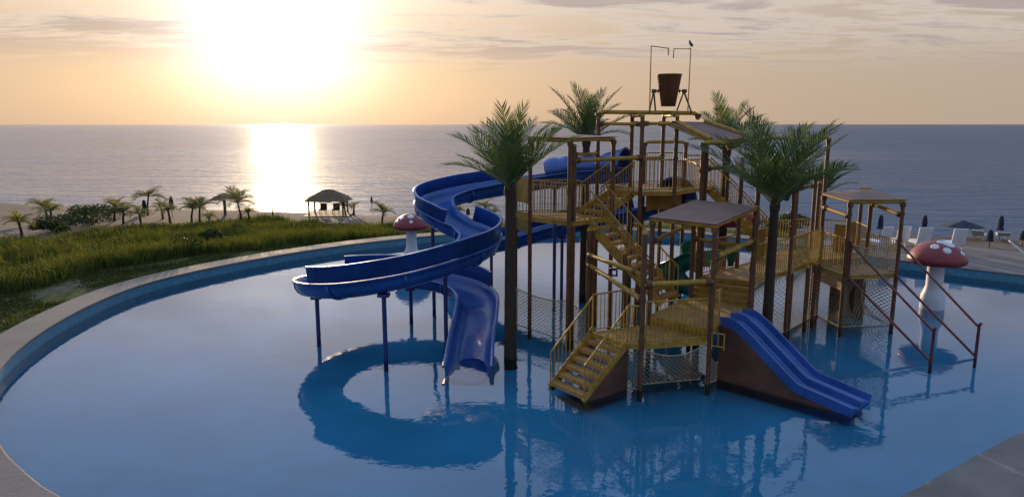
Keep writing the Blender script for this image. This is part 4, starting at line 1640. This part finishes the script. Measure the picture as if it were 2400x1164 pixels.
for i, (px, py, h, lab) in enumerate(small):
    p = on_ground(px, py)
    e = empty('beach_palm', p, 0, lab, 'palm tree', 'small palms on the beach')
    r = random.Random(100 + i)
    lx, ly = r.uniform(-.12, .12) * h, r.uniform(-.08, .08) * h
    m = MB()
    th = h * 0.66
    m.tube([(0, 0, -0.15), (lx * 0.3, ly * 0.3, th * 0.5), (lx, ly, th)], [0.10, 0.075, 0.065], 8)
    m.build('trunk', M['trunk'], e)
    m, idx = join_fronds(200 + i, h * r.uniform(0.50, 0.62) + 0.1)
    me = m.mesh('crown', [M['palm_small'], M['rachis']])
    me.polygons.foreach_set('material_index', idx)
    o = bpy.data.objects.new('crown', me)
    C.objects.link(o)
    o.parent = e
    o.location = (lx, ly, th)

# ------------------------------------------------------------------ beach furniture


def thatch_roof(hx, hy, z0, z1, ridge, rows=5, seed=1):
    """hipped roof of overlapping shaggy thatch courses"""
    r = random.Random(seed)
    m = MB()
    n = 40
    for k in range(rows):
        t0, t1 = k / rows, (k + 1) / rows + 0.04
        ring0, ring1 = [], []
        for i in range(n):
            a = 2 * math.pi * i / n
            ca, sa = math.cos(a), math.sin(a)
            q = max(abs(ca), abs(sa)) ** 0.65
            ux, uy = ca / q, sa / q

            def pt(t, extra):
                bx = hx * (1 - t) + ridge * t
                by = hy * (1 - t) + 0.05 * t
                return (ux * bx, uy * by, z0 + (z1 - z0) * (t ** 0.92) + extra)
            ring0.append(pt(t0, r.uniform(-0.07, 0.01)))
            ring1.append(pt(min(1, t1), 0.05 * (k < rows - 1)))
        vs = ring0 + ring1
        fs = [(i, (i + 1) % n, n + (i + 1) % n, n + i) for i in range(n)]
        m.add(vs, fs)
    # underside
    m.add([(math.cos(2 * math.pi * i / n) / max(abs(math.cos(2 * math.pi * i / n)), abs(math.sin(2 * math.pi * i / n))) ** 0.65 * hx * 0.97,
            math.sin(2 * math.pi * i / n) / max(abs(math.cos(2 * math.pi * i / n)), abs(math.sin(2 * math.pi * i / n))) ** 0.65 * hy * 0.97, z0 + 0.03) for i in range(n)] + [(0, 0, z1 - 0.15)],
          [((i + 1) % n, i, n) for i in range(n)])
    return m


pv_g = on_ground(772, 502)
pv = empty('thatched_pavilion', pv_g, R(4), 'open pavilion with a wide thatched hip roof on four posts', 'pavilion')
thatch_roof(1.95, 1.7, 1.25, 2.12, 0.28, 6, 4).build('roof', M['thatch'], pv)
for sx, sy in ((-1.45, -1.2), (1.35, -1.2), (-1.45, 1.2), (1.35, 1.2)):
    m = MB()
    m.tube([(sx, sy, -1.0), (sx, sy, 1.4)], 0.075, 8)
    m.build('post', M['wood'], pv)
m = MB()
m.prism([(-1.9, -1.7), (1.9, -1.7), (1.9, 1.7), (-1.9, 1.7)], -0.6, 0.05)
m.build('floor', M['wood'], pv)
for i, (dx, lab) in enumerate(((-0.55, 'dark low chair on the left under the thatched pavilion'), (0.55, 'dark low chair on the right under the thatched pavilion'))):
    m = MB()
    m.box((-0.28, -0.28, 0.30), (0.28, 0.28, 0.40))
    m.box((-0.28, 0.20, 0.40), (0.28, 0.28, 0.85))
    for sx in (-0.25, 0.21):
        for sy in (-0.25, 0.21):
            m.box((sx, sy, 0.0), (sx + 0.04, sy + 0.04, 0.30))
    o = m.build('patio_chair', M['wood'])
    o.location = pv_g + V((dx, 0.1, 0.05))
    tag(o, lab, 'chair', 'chairs in the pavilion')

tp = empty('thatched_parasol', on_ground(528, 503), 0, 'single-post thatched parasol left of the sun glitter', 'parasol')
thatch_roof(1.05, 1.0, 1.35, 1.85, 0.05, 3, 8).build('roof', M['thatch'], tp)
m = MB()
m.tube([(0, 0, -0.1), (0, 0, 1.5)], 0.13, 8)
m.build('post', M['wood'], tp)


def closed_umbrella(p, h, lab):
    e = empty('closed_umbrella', p, 0, lab, 'umbrella', 'closed beach umbrellas')
    m = MB()
    m.tube([(0, 0, -0.2), (0, 0, h)], 0.025, 6)
    m.build('pole', M['wood'], e)
    m = MB()
    n = 16
    prof = [(0.03, h * 1.0), (0.10, h * 0.95), (0.15, h * 0.78), (0.17, h * 0.60), (0.15, h * 0.52), (0.20, h * 0.44), (0.22, h * 0.38)]
    vs = []
    for r_, z in prof:
        for k in range(n):
            a = 2 * math.pi * k / n
            rr = r_ * (1.0 if k % 2 else 0.72)
            vs.append((rr * math.cos(a), rr * math.sin(a), z))
    fs = [(i * n + k, (i + 1) * n + k, (i + 1) * n + (k + 1) % n, i * n + (k + 1) % n) for i in range(len(prof) - 1) for k in range(n)]
    fs.append(tuple(range(n)))
    m.add(vs, fs)
    m.build('folded_cloth', M['umbrella'], e)


for px, py, top, lab in ((404, 508, 460, 'closed dark umbrella standing left of the thatched parasol'), (340, 505, 468, 'closed dark umbrella hidden behind the tallest left palm'),
                         (872, 503, 460, 'closed dark umbrella right of the thatched pavilion'), (1097, 512, 488, 'closed dark umbrella seen through the upper bend of the blue slide'),
                         (2061, 556, 503, 'closed navy umbrella framed by the right-hand deck posts'), (2164, 556, 504, 'closed navy umbrella left of the open navy umbrella'),
                         (2318, 582, 538, 'short closed navy umbrella on the grass right of the mushroom'), (2342, 560, 505, 'closed navy umbrella right of the open navy umbrella'),
                         (2396, 575, 540, 'closed umbrella cut by the right edge of the picture')):
    p = on_ground(px, py)
    q = zat(px, top, p.y)
    closed_umbrella(p, q.z - p.z, lab)
p = on_ground(2255, 556)
ou = empty('open_umbrella', p, 0, 'open navy beach umbrella above the right mushroom shower', 'umbrella')
hh_ = zat(2252, 516, p.y).z - p.z
m = MB()
m.tube([(0, 0, -0.2), (0, 0, hh_)], 0.025, 6)
m.build('pole', M['white'], ou)
m = MB()
n = 8
rim = []
for k in range(n):
    a = 2 * math.pi * k / n + 0.2
    rim.append(V((1.28 * math.cos(a), 1.28 * math.sin(a), hh_ - 0.42)))
vs = [V((0, 0, hh_))]
for k in range(n):
    vs += [rim[k], (rim[k] + rim[(k + 1) % n]) / 2 * 0.985 + V((0, 0, 0.05)) * 0.3]
m.add(vs, [(0, 1 + i, 1 + (i + 1) % (2 * n)) for i in range(2 * n)])
m.add([v - V((0, 0, 0.012)) for v in vs], [(0, 1 + (i + 1) % (2 * n), 1 + i) for i in range(2 * n)])
m.build('canopy', M['umbrella'], ou)


def lounger(p, rz, lab, back=62):
    e = empty('sun_lounger', p, rz, lab, 'sun lounger', 'white sun loungers on the paved deck')
    m = MB()
    m.box((-0.34, -1.25, 0.26), (0.34, 0.0, 0.33))
    m.build('seat', M['white'], e)
    m = MB()
    a = R(back)
    d, u = V((0, math.cos(a), math.sin(a))), V((0, -math.sin(a), math.cos(a)))
    m.obox(V((0, 0, 0.31)) + d * 0.42, V((0.34, 0, 0)), d * 0.42, u * 0.03)
    m.build('backrest', M['white'], e)
    for sx in (-0.3, 0.26):
        for sy in (-1.15, -0.1):
            m = MB()
            m.box((sx, sy, 0.0), (sx + 0.05, sy + 0.05, 0.26))
            m.build('leg', M['white'], e)


for px, py, rz, lab in ((2072, 582, 200, 'white lounger partly behind the right-hand deck post'), (2112, 580, 185, 'white lounger between the deck canopy and the mushroom cap'),
                        (2162, 583, 180, 'white lounger directly left of the mushroom cap'), (2243, 587, 178, 'white lounger right above the mushroom cap')):
    p = on_plane(px, py, 0.415)
    lounger(p, R(rz), lab, 78)
lounger(on_plane(2400, 610, 0.415), R(60), 'low white lounger cut by the right edge of the picture', 40)
lounger(on_ground(2292, 562), R(140), 'pale lounger lying on the sand beyond the mushroom', 30)
lounger(on_ground(2350, 562), R(150), 'pale lounger on the sand near the closed umbrella', 20)
